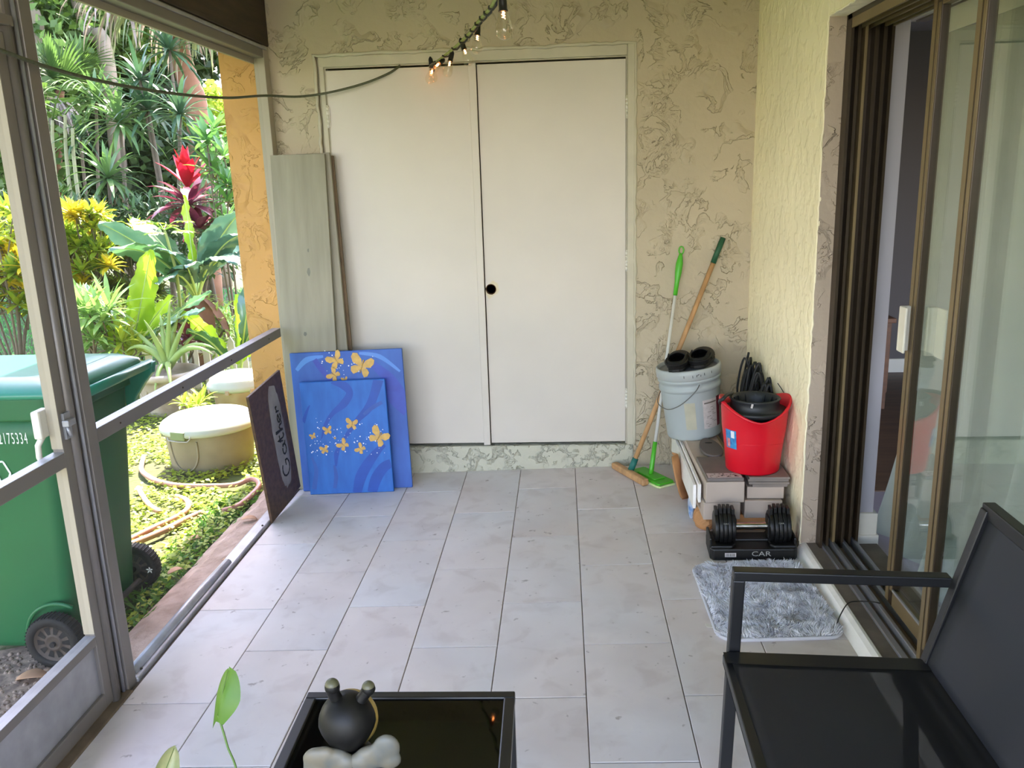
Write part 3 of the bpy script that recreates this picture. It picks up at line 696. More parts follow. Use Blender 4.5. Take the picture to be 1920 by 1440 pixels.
wpart(MB().tube([L(.14), L(.82)], .0085, 12), 'pole', STEELW, mp_)
wpart(MB().tube([L(.80), L(.86), L(.90), L(.94), L(.97), L(.985)], [.011, .012, .0175, .0185, .012, .007], 12), 'grip', GRN, mp_)
c_ = L(.998); wpart(MB().tube([c_ + Vector((.012 * math.cos(a), 0, .02 * math.sin(a))) for a in [2 * PI * i / 12 for i in range(12)]], .004, 6, closed=True), 'hanging_loop', GRN, mp_)
bm_ = thing('push_broom', 'wooden broom with pale worn wooden head and dark green tipped handle leaning on the wall', 'broom', (.345, 4.30, fz(.345)), math.atan2(-.305, .153), tilt=True)
MB().box((0, 0, .020), (.33, .042, .038)).build('broom_head', BWOOD, bm_, bevel=.012, seg=3)
A_ = Vector((.352, 4.318, fz(.35) + .03)); B_ = Vector((.838, 4.462, 1.262))
wpart(MB().tube([L(0), L(.055)], [.017, .0165], 12), 'ferrule', TEAL, bm_)
wpart(MB().tube([L(.05), L(.5), L(.93)], [.0125, .0125, .0125], 12), 'handle', BWOOD, bm_)
wpart(MB().tube([L(.895), L(1.0)], [.0145, .0145], 12), 'tip_sleeve', GRND, bm_)

# --- pile against the right wall: boards, boxes, tiles
CARD = M('pale_carton', 'b9aa9d', rough=.85, var=.07, vs=7); CARDT = M('grey_carton', '79706b', rough=.8, var=.12, vs=10); KRAFT = M('kraft_paper', 'b88658', rough=.85, var=.15, vs=9, bump=.3, bs=25)
LBL = M('paper_label', 'c8c1bf', rough=.7, var=.08, vs=60); GTILE = M('grey_tile_stack', '857b74', rough=.5, var=.1, vs=8); GT2 = M('tile_edge', '9d958c', rough=.6)
def box_thing(name, label, cat, x0, x1, y0, y1, z0, z1, mat, rz=0, bevel=.003, group=None):
    t = thing(name, label, cat, ((x0 + x1) / 2, (y0 + y1) / 2, z0), rz, group)
    b = MB().box((0, 0, (z1 - z0) / 2), (x1 - x0, y1 - y0, z1 - z0)).build('body', mat, t, bevel=bevel); return t, b
t, b = box_thing('kraft_carton', 'flattened brown carton lying at the bottom of the box pile', 'carton', .665, .965, 3.56, 4.25, fz(.66) + .008, .100, KRAFT)
t, b = box_thing('tile_box', 'pale tile carton with printed lettering, lower one of the left stack by the wall', 'box', .600, .760, 3.48, 4.10, .110, .190, CARD, R(.5))
mb = text_mesh('KEEP DRY', .020, .0006, .9); xform(mb, Matrix.Translation((-.01, -.3105, .055)) @ Matrix.Rotation(PI / 2, 4, 'X'))
PR = M('faded_print', '6f6763', rough=.8)
def lines(par, x0, x1, y, z, n, dz, mat=PR, seed=3, vert=None):
    """rows of tiny unreadable print as flat dashes"""
    g = random.Random(seed); mb = MB()
    for i in range(n):
        x = x0
        while x < x1 - .004:
            w = g.uniform(.004, .014); w = min(w, x1 - x)
            if vert: mb.add([vert(a, b) for a, b in ((x, z - i * dz), (x + w, z - i * dz), (x + w, z - i * dz - dz * .45), (x, z - i * dz - dz * .45))], [(3, 2, 1, 0)])
            else: mb.add([(x, y, z - i * dz), (x + w, y, z - i * dz), (x + w, y, z - i * dz - dz * .45), (x, y, z - i * dz - dz * .45)], [(3, 2, 1, 0)])
            x += w + .004
    return tag(mb.build('print', mat, par), kind='stuff')
lines(b, -.03, .045, -.3108, .064, 3, .011, seed=5)
t, b = box_thing('tile_box', 'pale tile carton with grey lid and white shipping label, upper one of the left stack', 'box', .606, .772, 3.47, 4.14, .194, .290, CARD, R(.6))
MB().box((.0, -.19, .0965 + .0095), (.156, .29, .015)).build('grey_top', CARDT, t, bevel=.002)
lb = MB().box((.0, -.300, .114), (.145, .055, .0008)).build('shipping_label', LBL, t)
g = random.Random(2); mb = MB()
for i in range(26):
    x = g.uniform(-.065, .06); y = g.uniform(-.322, -.280); mb.box((x, y, .1147), (g.uniform(.003, .012), g.uniform(.002, .006), .0004))
tag(mb.build('print', INK, lb), kind='stuff')
pd = [(.052 * math.cos(a), .17 * math.sin(a) * (1 if math.sin(a) > 0 else .6)) for a in [2 * PI * i / 26 for i in range(26)]]
st = thing('insole', 'grey rounded foot shaped pad on the left carton before the grey bucket', 'insole', (.700, 3.86, .3005)); MB().prism(pd, 0, .012).build('sole', M('grey_felt', '69625f', rough=.9), st, bevel=.003)
MB().prism([(.018 * math.cos(a), .09 + .01 * math.sin(a)) for a in [2 * PI * i / 10 for i in range(10)]], .012, .0128).build('mark', INK, st)
t, b = box_thing('tile_box', 'plain pale carton, lowest of the right stack beside the wall', 'box', .785, .945, 3.475, 4.06, .118, .200, CARD, R(-1))
t, b = box_thing('tile_box', 'narrow pale carton under the grey tiles, middle of the right stack', 'box', .797, .955, 3.49, 4.05, .204, .258, CARD, R(-1.2))
for i in range(4):
    lab = ('topmost grey tile, directly under the red bucket', 'second grey tile from the top under the red bucket', 'third grey tile from the top under the red bucket', 'lowest grey tile of the stack, on the narrow carton')[3 - i]
    w = .172 if i else .150
    t = thing('loose_tile', lab, 'tile', (.886 + random.uniform(-.003, .003), 3.63 + random.uniform(-.006, .006), .260 + i * .0118), R(-1 + random.uniform(-1, 1)), 'loose grey tiles in a stack')
    MB().box((0, 0, .0055), (w, .29, .0108)).build('body', GTILE, t, bevel=.0012)
for lab, x0, x1, y0, y1, z0, z1, a in (('white painted board on edge, outer one left of the cartons', .571, .584, 3.55, 4.36, .135, .248, -.5), ('white painted board on edge, inner one touching the cartons', .588, .600, 3.52, 4.34, .175, .262, -.4)):
    t, b = box_thing('trim_board', lab, 'board', x0, x1, y0, y1, z0, z1, WHITEP, R(a), .0015)
t, b = box_thing('wood_strip', 'thin grey wooden strip lying along the top of the cartons under the bucket', 'board', .800, .818, 3.80, 4.35, .262, .280, CARDT, R(2))
kp = thing('kraft_sheet', 'curved brown cardboard sheet standing against the left of the pile', 'cardboard', (.563, 3.98, fz(.563)), R(-9))
mb = MB(); n = 14
for j in range(n + 1):
    a = -1 + 2 * j / n
    for i in range(9):
        z = i / 8; w = .10 * math.sqrt(max(.02, 1 - ((z - .5) * 1.9) ** 2))
        mb.v.append((.03 * (1 - a * a) - .055 * z + .02, a * w, .004 + z * .225))
mb.f = [(j * 9 + i, j * 9 + 9 + i, j * 9 + 10 + i, j * 9 + i + 1) for j in range(n) for i in range(8)]; mb.s = [True] * len(mb.f)
o = mb.build('sheet', KRAFT, kp); sf = o.modifiers.new('thick', 'SOLIDIFY'); sf.thickness = .004
def crumple(name, label, cat, loc, r, mat, seed, amp=.35):
    g = random.Random(seed); ph = [(g.uniform(3, 9), g.uniform(0, 6), Vector((g.gauss(0, 1), g.gauss(0, 1), g.gauss(0, 1))).normalized()) for _ in range(7)]
    def fn(q):
        u = Vector((q.x / r[0], q.y / r[1], q.z / r[2])); k = 1 + amp * sum(abs(math.sin(f * u.dot(d) + p)) for f, p, d in ph) / 7 - amp * .3
        return q * k
    t = thing(name, label, cat, loc)
    o = MB().ball((0, 0, r[2] * .93), r, 22, 14, fn=fn).build('body', mat, t)
    for p in o.data.polygons: p.use_smooth = False
    return t
crumple('paper_bag', 'crumpled brown paper bag on the floor under the cartons beside the dumbbell', 'paper bag', (.632, 3.62, fz(.63)), (.045, .07, .05), KRAFT, 3)
crumple('plastic_wrapper', 'crumpled blue and white wrapper behind the paper bag', 'wrapper', (.590, 3.74, fz(.59)), (.014, .035, .062), M('blue_wrapper', '3f78b8', rough=.35, col2='d9dde0', vs=25), 8)

# --- grey bucket with lid, clogs on it
GREYP = M('grey_bucket_plastic', 'a6afaf', rough=.42, var=.04, vs=4); LIDP = M('grey_lid_plastic', 'a6acab', rough=.42); LIDD = M('lid_top', '7b7b7a', rough=.5, var=.1, vs=9)
bk = thing('bucket', 'grey paint bucket with lid, worn labels and wire handle, black clogs on top', 'bucket', (.668, 4.185, .292))
bk.rotation_euler = (0, R(-6.3), 0); bpy.context.view_layer.update()
MB().lathe([(.0001, .004), (.128, .004), (.134, 0), (.137, .008), (.149, .245), (.150, .250), (.156, .252), (.156, .270), (.151, .274), (.152, .295), (.158, .297), (.158, .312), (.153, .316), (.1535, .335)], 48).build('pail', GREYP, bk)
ld = MB().lathe([(.156, .312), (.162, .318), (.1635, .345), (.162, .362), (.157, .367), (.150, .364), (.146, .352), (.12, .350), (.118, .353), (.0001, .353)], 48).build('lid', [LIDP], bk)
ld.data.materials.append(LIDD)
for p in ld.data.polygons:
    if p.center.z > .3485 and math.hypot(p.center.x, p.center.y) < .147: p.material_index = 1
def cyl_patch(r0, r1, z0, z1, a0, a1, n=8):
    mb = MB(); vs = []
    for i in range(n + 1):
        a = R(a0 + (a1 - a0) * i / n); vs += [(r0 * math.cos(a), r0 * math.sin(a), z0), (r1 * math.cos(a), r1 * math.sin(a), z1)]
    return mb.add(vs, [(2 * i, 2 * i + 2, 2 * i + 3, 2 * i + 1) for i in range(n)], True)
pr_ = lambda z: .137 + (z - .008) * .012 / .237
lb = cyl_patch(pr_(.055) + .001, pr_(.205) + .001, .055, .205, 284, 318).build('paper_label', LBL, bk)
cyl_patch(pr_(.055) + .0009, pr_(.21) + .0009, .055, .21, 318, 330).build('red_label_edge', M('maroon_print', '6a2230', rough=.6), bk)
mb = cyl_patch(pr_(.185) + .0016, pr_(.192) + .0016, .185, .192, 287, 316); g = random.Random(4)
for i in range(14): a = 287 + g.uniform(0, 22); z = .065 + i * .0075; mb2 = cyl_patch(pr_(z) + .0016, pr_(z + .002) + .0016, z, z + .002, a, a + g.uniform(4, 10), 2); mb.add(mb2.v, mb2.f)
tag(mb.build('print', PR, lb), kind='stuff')
cyl_patch(pr_(.06) + .001, pr_(.20) + .001, .06, .20, 248, 269).build('beige_label', M('beige_label', 'b3b19c', rough=.8, var=.08, vs=14), bk)
mb = MB()
for a, z, w, h in ((254, .333, .0025, .012), (269, .331, .0025, .013), (276, .333, .003, .011), (279, .338, .009, .003), (283, .332, .0025, .010), (290, .336, .0025, .012), (305, .338, .002, .012)):
    a = R(a); mb.box((.1638 * math.cos(a), .1638 * math.sin(a), z + .006), (w, .001, h), (0, R(random.uniform(-12, 12)), a + PI / 2))
tag(mb.build('pen_marks', INK, ld), kind='stuff')
wire = smooth([(.158 * math.cos(R(280)), .158 * math.sin(R(280)), .292), (.166 * math.cos(R(272)), .166 * math.sin(R(272)), .265), (.172 * math.cos(R(256)), .172 * math.sin(R(256)), .225), (.175 * math.cos(R(238)), .175 * math.sin(R(238)), .19), (.172 * math.cos(R(215)), .172 * math.sin(R(215)), .172), (.170 * math.cos(R(180)), .170 * math.sin(R(180)), .20), (.160 * math.cos(R(120)), .160 * math.sin(R(120)), .285)])
MB().tube(wire, .0022, 6).build('wire_handle', M('handle_wire', '6a6b66', rough=.4, metal=.7), bk)
e_ = cyl_patch(.1535, .1535, .272, .298, 277, 284, 3); e_.build('handle_ear', GREYP, bk)
RUB = M('black_foam', '151516', rough=.62, spec=.35)
def clog(label, loc, rz, mir):
    t = thing('clog', label, 'shoe', loc, rz)
    t.rotation_euler = (0, R(-6.3), rz); t.scale = (1, 1, .74); bpy.context.view_layer.update()
    def foot(y):      # half width along the foot, y from heel -.13 to toe .14
        u = (y + .13) / .27
        return .033 + .019 * math.sin(min(1, u * 1.1) * PI * .62) if u < .78 else .049 * math.sqrt(max(.0, 1 - ((u - .70) / .31) ** 2)) + .002
    ys = [-.13 + .27 * i / 22 for i in range(23)]
    outl = [(foot(y) * (1 if 0 < i < 22 else .45), y) for i, y in enumerate(ys)]
    poly = outl + [(-x, y) for x, y in outl[::-1]]
    s_ = MB().prism([(x * 1.06, y * 1.03) for x, y in poly], 0, .022); s_.prism(poly, .022, .034); s_.build('sole', RUB, t, bevel=.004)
    up = MB(); n = 14; vs = []
    for i in range(n + 1):
        y = -.02 + .160 * i / n; w = foot(min(y, .138)) * (1.02 if i < n else .4); hgt = (.058 * math.sqrt(max(0.01, 1 - (i / n) ** 2.2)) + .012) if i < n else -.004
        for j in range(13):
            a = PI * j / 12; vs.append((w * math.cos(a), y, .030 + hgt * math.sin(a) ** .75))
    up.add(vs, [(i * 13 + j, i * 13 + j + 1, i * 13 + 14 + j, i * 13 + 13 + j) for i in range(n) for j in range(12)], True)
    o = up.build('upper', RUB, t); m_ = o.modifiers.new('thick', 'SOLIDIFY'); m_.thickness = .005
    hw = MB(); vs = []
    path = [(-.050, .005), (-.049, -.035), (-.047, -.075)] + [(.047 * math.cos(PI + PI * i / 14), -.075 + .058 * math.sin(PI + PI * i / 14)) for i in range(1, 14)] + [(.047, -.075), (.049, -.035), (.050, .005)]
    for i, (x, y) in enumerate(path):
        f = abs(i - 9) / 9; vs += [(x * 1.03, y, .028), (x * .96, y + .004, .072 + .022 * max(0, f - .45) / .55)]
    hw.add(vs, [(2 * i, 2 * i + 2, 2 * i + 3, 2 * i + 1) for i in range(18)], True)
    o = hw.build('heel_cup', RUB, t); m_ = o.modifiers.new('thick', 'SOLIDIFY'); m_.thickness = .006
    MB().tube(smooth([(.051, -.01, .066), (.054, -.06, .060), (.040, -.115, .052), (0, -.136, .050), (-.040, -.115, .052), (-.054, -.06, .060), (-.051, -.01, .066)]), .0065, 8).build('heel_strap', RUB, t)
    for sx in (-1, 1): MB().lathe([(.0001, 0), (.009, 0), (.008, .004), (.0001, .005)], 12, Matrix.Translation((sx * .050, -.010, .064)) @ Matrix.Rotation(sx * PI / 2, 4, 'Y')).build('strap_rivet', RUB, t)
    return t
clog('black foam clog on the grey bucket lid, the one nearer the mop pole', (.580, 4.165, .648), R(-14), 1)
clog('black foam clog on the grey bucket lid, the one nearer the side wall', (.697, 4.180, .661), R(-18), -1)

# --- red mop bucket with black wringer
REDP = M('red_bucket_plastic', 'd40e25', rough=.36, spec=.5); BLKP = M('black_wringer_plastic', '1d2124', rough=.5)
rb = thing('mop_bucket', 'red plastic mop bucket with black wringer basket and product sticker, on the grey tiles', 'bucket', (.834, 3.600, .3075))
def dip(a, r, z):
    if z < .2: return 0
    k = (z - .2) / .08
    return k * (.052 * abs(math.cos(a)) ** 1.5 - .028 * max(0, -math.sin(a)) ** 1.2 - .004)
sx_ = Matrix.Scale(.94, 4, (0, 1, 0))
MB().lathe([(.0001, .004), (.106, .004), (.112, .0), (.116, .006), (.127, .12), (.138, .20), (.146, .27), (.151, .278), (.153, .272), (.155, .276), (.152, .285), (.146, .284), (.137, .262), (.130, .20), (.122, .12), (.110, .012), (.0001, .010)], 56, sx_, zf=dip).build('pail', REDP, rb)
MB().tube([(.1295 * math.cos(R(a)), .94 * .1295 * math.sin(R(a)), .125 + .02 * math.sin(R((a - 185) * 1.1))) for a in range(190, 330, 8)], .002, 6).build('moulded_line', REDP, rb)
wr_ = MB()
wr_.lathe([(.132, .258), (.142, .270), (.140, .280), (.118, .276), (.106, .286), (.104, .318), (.110, .325), (.104, .330), (.096, .326), (.090, .300), (.078, .245), (.060, .215), (.0001, .210)], 40, sx_)
wr_.build('wringer_basket', BLKP, rb)
ri = MB()
for i in range(14):
    a = 2 * PI * i / 14; ri.bar((.094 * math.cos(a), .088 * math.sin(a), .318), (.058 * math.cos(a), .054 * math.sin(a), .225), .007, .010)
ri.build('wringer_ribs', BLKP, rb)
MB().box((-.035, -.104, .315), (.008, .004, .018), (0, R(12), 0)).build('latch_mark', LBL, rb)
MB().tube(smooth([(-.146, .02, .295), (-.155, -.02, .318), (-.150, -.055, .335), (-.13, -.03, .345), (-.10, .02, .340), (-.09, .05, .335)]), .008, 8).build('carry_handle', BLKP, rb)
def rpatch(a0, a1, z0, z1, mat, nm, off=.0012):
    rr = lambda z: .116 + (z - .006) * (.138 - .116) / .194 + off
    mb = MB(); vs = []
    for i in range(7):
        a = R(a0 + (a1 - a0) * i / 6); vs += [(rr(z0) * math.cos(a), .94 * rr(z0) * math.sin(a), z0), (rr(z1) * math.cos(a), .94 * rr(z1) * math.sin(a), z1)]
    return mb.add(vs, [(2 * i, 2 * i + 2, 2 * i + 3, 2 * i + 1) for i in range(6)], True).build(nm, mat, rb)
rpatch(199, 226, .115, .20, M('sticker_blue', '2d4f9c', rough=.5, col2='3f9fd0', vs=45), 'sticker')
rpatch(214, 222, .165, .197, M('sticker_white', 'dfe3ea', rough=.5), 'sticker_panel', .0018)
rpatch(203, 211, .12, .16, M('sticker_red', 'b9283c', rough=.5, col2='d8a0a0', vs=60), 'sticker_panel', .0018)

# --- black looped cable heap
lp = thing('cable_heap', 'heap of black looped cable leaning on the side wall behind the red bucket', 'cable', (.95, 3.98, .330))
BCAB = M('black_cable', '1b1d1e', rough=.6)
g = random.Random(12); mb = MB()
for i in range(52):
    f0 = g.random() ** .8; y = 4.26 - .52 * f0; top = .700 - .045 * f0 - g.uniform(0, .10) - (.07 if i % 4 == 0 else 0); zb = .345
    w = g.uniform(.018, .034); x0 = g.uniform(.915, .945) + .012 * f0; P = []; tilt = g.uniform(-.10, .22); rz = g.uniform(-.5, .9)
    for k in range(22):
        a = 2 * PI * k / 22; z = (top + zb) / 2 + (top - zb) / 2 * math.sin(a); f = (z - zb) / (top - zb); q = math.cos(a) * w * (1.15 - .35 * abs(2 * f - .9))
        P.append((min(.977, x0 + f * tilt * .14 + q * math.cos(rz)), y + q * math.sin(rz) - f * .02, z))
    mb.tube(P, .0058, 6, closed=True)
wpart(mb, 'cable_loops', BCAB, lp)
wpart(MB().tube(smooth([(.955, 4.30, .685), (.935, 4.33, .50), (.93, 4.34, .35)]), .006, 6), 'cable_end', BCAB, lp)
wpart(MB().tube(smooth([(.965, 3.74, .66), (.978, 3.66, .62), (.978, 3.63, .52), (.965, 3.68, .40), (.96, 3.74, .36)]), .002, 6), 'thin_wire', BCAB, lp)

# --- dumbbell in its cradle
DBK = M('dumbbell_black', '0e0f10', rough=.45, spec=.45); CHR = M('chrome', 'b5b5b0', rough=.18, metal=1); GPR = M('grey_print', '9b9b98', rough=.5)
db = thing('dumbbell_cradle', 'black moulded cradle holding the dumbbell on the floor by the door sill', 'dumbbell stand', (.782, 3.350, fz(.782)), R(-3), tilt=True)
cr = MB(); hw = .178
cr.prism([(-hw, -.07), (-hw + .012, -.088), (hw - .012, -.088), (hw, -.07), (hw, .07), (hw - .012, .088), (-hw + .012, .088), (-hw, .07)], 0, .052)
cr.prism([(-hw + .004, -.078), (-.085, -.078), (-.070, -.06), (-.070, .078), (-hw + .004, .078)], .042, .062); cr.prism([(.085, -.078), (hw - .004, -.078), (hw - .004, .078), (.070, .078), (.070, -.06)], .042, .062)
for sx in (-1, 1): cr.box((sx * (hw - .006), 0, .065), (.012, .13, .05))
cr.box((0, .03, .050), (.16, .07, .02))
cr.build('cradle', DBK, db, bevel=.006)
mb = text_mesh('CAR', .030, .0006, 1.35); xform(mb, Matrix.Translation((.030, -.0886, .030)) @ Matrix.Rotation(PI / 2, 4, 'X')); mb.build('lettering', GPR, db)
st = MB().box((-.095, -.0886, .026), (.046, .0008, .018)).build('barcode_sticker', LBL, db)
mb = MB(); g = random.Random(3)
for i in range(13): mb.box((-.114 + i * .003, -.0892, .026), (g.choice((.0008, .0014)), .0004, .012))
tag(mb.build('bar_print', INK, st), kind='stuff')
dd = thing('dumbbell', 'adjustable black dumbbell with chrome handle resting in the floor cradle', 'dumbbell', (.782, 3.355, fz(.782) + .116), R(-3), tilt=True)
MB().tube([(-.10, 0, 0), (-.06, 0, 0), (-.03, 0, 0), (0, 0, 0), (.03, 0, 0), (.06, 0, 0), (.10, 0, 0)], [.016, .016, .0145, .0165, .0145, .016, .016], 16).build('handle', CHR, dd)
for sx in (-1, 1):
    for i in range(5):
        x = sx * (.078 + i * .0172); r = .064 + (.006 if 0 < i < 4 else 0)
        mb = MB(); pr = []
        for k in range(28):
            a = 2 * PI * k / 28; rr = r * (1.0 if abs(math.sin(a)) < .8 else 1.03)
            pr.append((rr * math.cos(a) * 1.05, rr * math.sin(a)))
        mb.prism(pr, -.0078, .0078, basis((x, 0, 0), (0, 1, 0), (0, 0, 1), (1, 0, 0)), sm=True)
        mb.box((x, .0, r + .008), (.0125, .05, .026))
        mb.build('weight_plate', DBK, dd, bevel=.002)
    MB().box((sx * .068, 0, 0), (.008, .06, .09)).build('collar', DBK, dd, bevel=.003)
    mb = text_mesh('CAR', .009, .0004, 1.3); xform(mb, Matrix.Translation((sx * .112, -.064, .037)) @ Matrix.Rotation(R(38), 4, 'X')); mb.build('lettering', GPR, dd)

# --- shaggy mat
RUGB = M('mat_backing', 'c0c0c8', rough=.95); SHAG = M('mat_shag', 'd4d4da', rough=1, col2='f0f0f4', vs=30, spec=.1)
mt = thing('door_mat', 'grey shaggy bath mat with rounded corners in front of the sliding door', 'mat', (.735, 2.930, fz(.735)), R(.8), tilt=True)
def rrect(hx, hy, r, n=7):
    out = []
    for cx, cy, a0 in ((hx - r, hy - r, 0), (-hx + r, hy - r, 90), (-hx + r, -hy + r, 180), (hx - r, -hy + r, 270)):
        out += [(cx + r * math.cos(R(a0 + 90 * i / n)), cy + r * math.sin(R(a0 + 90 * i / n))) for i in range(n + 1)]
    return out
MB().prism(rrect(.217, .290, .06), 0, .012).build('backing', RUGB, mt, bevel=.003)
g = random.Random(5)
from mathutils import noise
verts = []; faces = []
def infield(x, y, m=0): 
    ax, ay = abs(x), abs(y); r = .06; hx, hy = .214 - m, .287 - m
    if ax > hx or ay > hy: return False
    if ax > hx - r and ay > hy - r: return (ax - hx + r) ** 2 + (ay - hy + r) ** 2 < r * r
    return True
N = 0
while N < 15000:
    x = g.uniform(-.214, .214); y = g.uniform(-.287, .287)
    if not infield(x, y): continue
    v3 = noise.noise_vector(Vector((x * 14, y * 14, 1.3))) + .5 * noise.noise_vector(Vector((x * 40, y * 40, 4.3)))
    d = Vector((v3.x * 1.5 + g.gauss(0, .25), v3.y * 1.5 + g.gauss(0, .25), 1.0 + .5 * v3.z)).normalized()
    Lh = .020 + .010 * noise.noise(Vector((x * 25, y * 25, 0))) ; w = .0028
    s = d.cross(Vector((g.gauss(0, 1), g.gauss(0, 1), .3))).normalized() * w / 2
    p0 = Vector((x, y, .009)); p1 = p0 + d * Lh * .6; d2 = (d + Vector((v3.x, v3.y, -.5)) * .8).normalized(); p2 = p1 + d2 * Lh * .55
    b = len(verts); verts += [p0 - s, p0 + s, p1 - s, p1 + s, p2]; faces += [(b, b + 1, b + 3, b + 2), (b + 2, b + 3, b + 4)]; N += 1
mb = MB(); mb.add(verts, faces, True); tag(mb.build('shag_pile', SHAG, mt), kind='stuff')
MB().tube([(x, y, .010) for x, y in rrect(.217, .290, .06)], .006, 8, closed=True).build('edge_binding', RUGB, mt)
MB().box((-.229, -.185, .006), (.030, .022, .0015), (0, R(12), R(5))).build('label_tag', WHITE, mt)

# --- wire stub on the sill
tag(MB().tube(smooth([(.935, 2.70, .035), (.962, 2.735, .068), (1.0, 2.775, .090), (1.04, 2.785, .092), (1.085, 2.775, .095), (1.105, 2.76, .098)]), .0022, 6).build('loose_wire', BCORD, loc=(.935, 2.70, .035)), 'thin black wire curling over the white door sill', 'wire')

# --- outdoor chair (only its near front left part is in the frame)
ch = thing('patio_chair', 'wide black metal patio seat with dark mesh sling and flat armrest, facing left', 'chair', (.42, 1.94, fz(.42)), R(-1.5))
def sq(a, b, w=.030, h=.030): return MB().bar(a, b, w, h)
Wd = 1.10
for y in (0, -Wd):
    e_ = -.028 if y == 0 else .028
    sq((-.012, y, 0), (.006, y, .605)).build('front_leg', BLACKM, ch, bevel=.003)
    sq((-.008, y, .618), (.512, y, .606), .034, .026).build('armrest', BLACKM, ch, bevel=.003)
    sq((-.020, y + e_, .396), (.475, y + e_, .385), .026, .030).build('seat_rail', BLACKM, ch, bevel=.003)
    sq((.460, y + e_, .360), (.574, y + e_, .800), .030, .030).build('back_rail', BLACKM, ch, bevel=.003)
    sq((.440, y, .375), (.470, y, .0)).build('rear_leg', BLACKM, ch, bevel=.003)
sq((-.016, -.015, .390), (-.016, -Wd + .015, .390), .026, .026).build('front_crossbar', BLACKM, ch, bevel=.003)
sq((.405, -.02, .350), (.405, -Wd + .02, .350), .03, .03).build('rear_crossbar', BLACKM, ch, bevel=.003)
sq((.578, -.012, .798), (.578, -Wd + .012, .798), .030, .034).build('top_crossbar', BLACKM, ch, bevel=.003)
def sheet(fn, nu, nv):
    mb = MB(); mb.v = [fn(i / nu, j / nv) for i in range(nu + 1) for j in range(nv + 1)]
    mb.f = [(i * (nv + 1) + j, (i + 1) * (nv + 1) + j, (i + 1) * (nv + 1) + j + 1, i * (nv + 1) + j + 1) for i in range(nu) for j in range(nv)]; mb.s = [True] * len(mb.f); return mb
seat = sheet(lambda u, v: (-.030 + .505 * u, -.026 - (Wd - .052) * v, .413 - .012 * u - .018 * math.sin(PI * v) * math.sin(PI * min(1, u + .12)) - .03 * max(0, .05 - u) / .05), 20, 12)
seat.build('seat_sling', SLING, ch)
sheet(lambda u, v: (-.030 + .505 * u, -.026 - (Wd - .052) * (v * .045), .4145 - .012 * u - .018 * math.sin(PI * v * .045) * math.sin(PI * min(1, u + .12))), 14, 1).build('seat_hem', BLACKM, ch)
back = sheet(lambda u, v: (.462 + .114 * u + .020 * math.sin(PI * v) * math.sin(PI * u), -.016 - (Wd - .032) * v, .395 + .410 * u), 16, 12)
o = back.build('back_sling', SLINGB, ch); m_ = o.modifiers.new('thick', 'SOLIDIFY'); m_.thickness = .004

# --- low table and ornament, plant beside it
tb = thing('side_table', 'black framed low table with a dark glass top', 'table', (-.364, 1.432, fz(-.362)), R(.9))
TH = .46; hx, hy = .243, .272
for s in (-1, 1):
    MB().box((0, s * (hy - .0125), TH - .0125), (2 * hx, .025, .025)).build('top_rail', BLACKM, tb, bevel=.003)
    MB().box((s * (hx - .0125), 0, TH - .0125), (.025, 2 * hy - .05, .025)).build('top_rail', BLACKM, tb, bevel=.003)
    for s2 in (-1, 1): MB().box((s * (hx - .014), s2 * (hy - .014), (TH - .025) / 2), (.025, .025, TH - .025)).build('leg', BLACKM, tb, bevel=.003)
    MB().box((s * (hx - .014), 0, .14), (.02, 2 * hy - .06, .02)).build('stretcher', BLACKM, tb, bevel=.002)
MB().box((0, 0, TH - .008), (2 * hx - .05, 2 * hy - .05, .006)).build('glass_top', BLKGL, tb)
FIGD = M('dark_glazed_resin', '141312', rough=.48, spec=.3, var=.25, vs=12); FIGY = M('worn_yellow_resin', 'b59a52', rough=.5, var=.15, vs=14); FIGW = M('pearl_wing_resin', '5f6361', rough=.45, col2='736c5c', vs=26); FIGG = M('olive_tip', '5c5a44', rough=.4)
fg = thing('insect_figurine', 'round dark insect ornament with knobbed antennae and pale cloud shaped wings on the table', 'figurine', (-.418, 1.372, TH + fz(-.364) + .001), R(8))
hd = Vector((-.010, .035, .135))
MB().ball(hd, (.056, .054, .060), 28, 18, fn=lambda q: Vector((q.x * (1 - .25 * max(0, -q.z) / .06), q.y, q.z))).build('head', FIGD, fg)
MB().ball(hd + Vector((.004, .012, -.003)), (.0545, .050, .058), 24, 16).build('face', FIGY, fg)
for b0, b1, b2, r in (((-.022, .035, .175), (-.030, .030, .198), (-.032, .028, .217), .0115), ((.012, .030, .172), (.026, .030, .192), (.036, .030, .206), .0105)):
    MB().tube(smooth([Vector(b0), Vector(b1), Vector(b2)]), [r * 1.1] * 6 + [r * 1.08] * 5 + [r * 1.12] * 6, 12).ball(Vector(b2), r * 1.28, 14, 10).build('antenna', FIGD, fg)
    MB().ball(Vector(b2) + Vector((0, 0, r * .32)), r * 1.2, 14, 10).build('antenna_tip', FIGG, fg)
MB().ball((.0, .02, .045), (.047, .055, .046), 24, 14).build('body', FIGD, fg)
MB().ball((0, .075, .02), (.05, .03, .02), 20, 10).build('foot_pad', FIGY, fg)
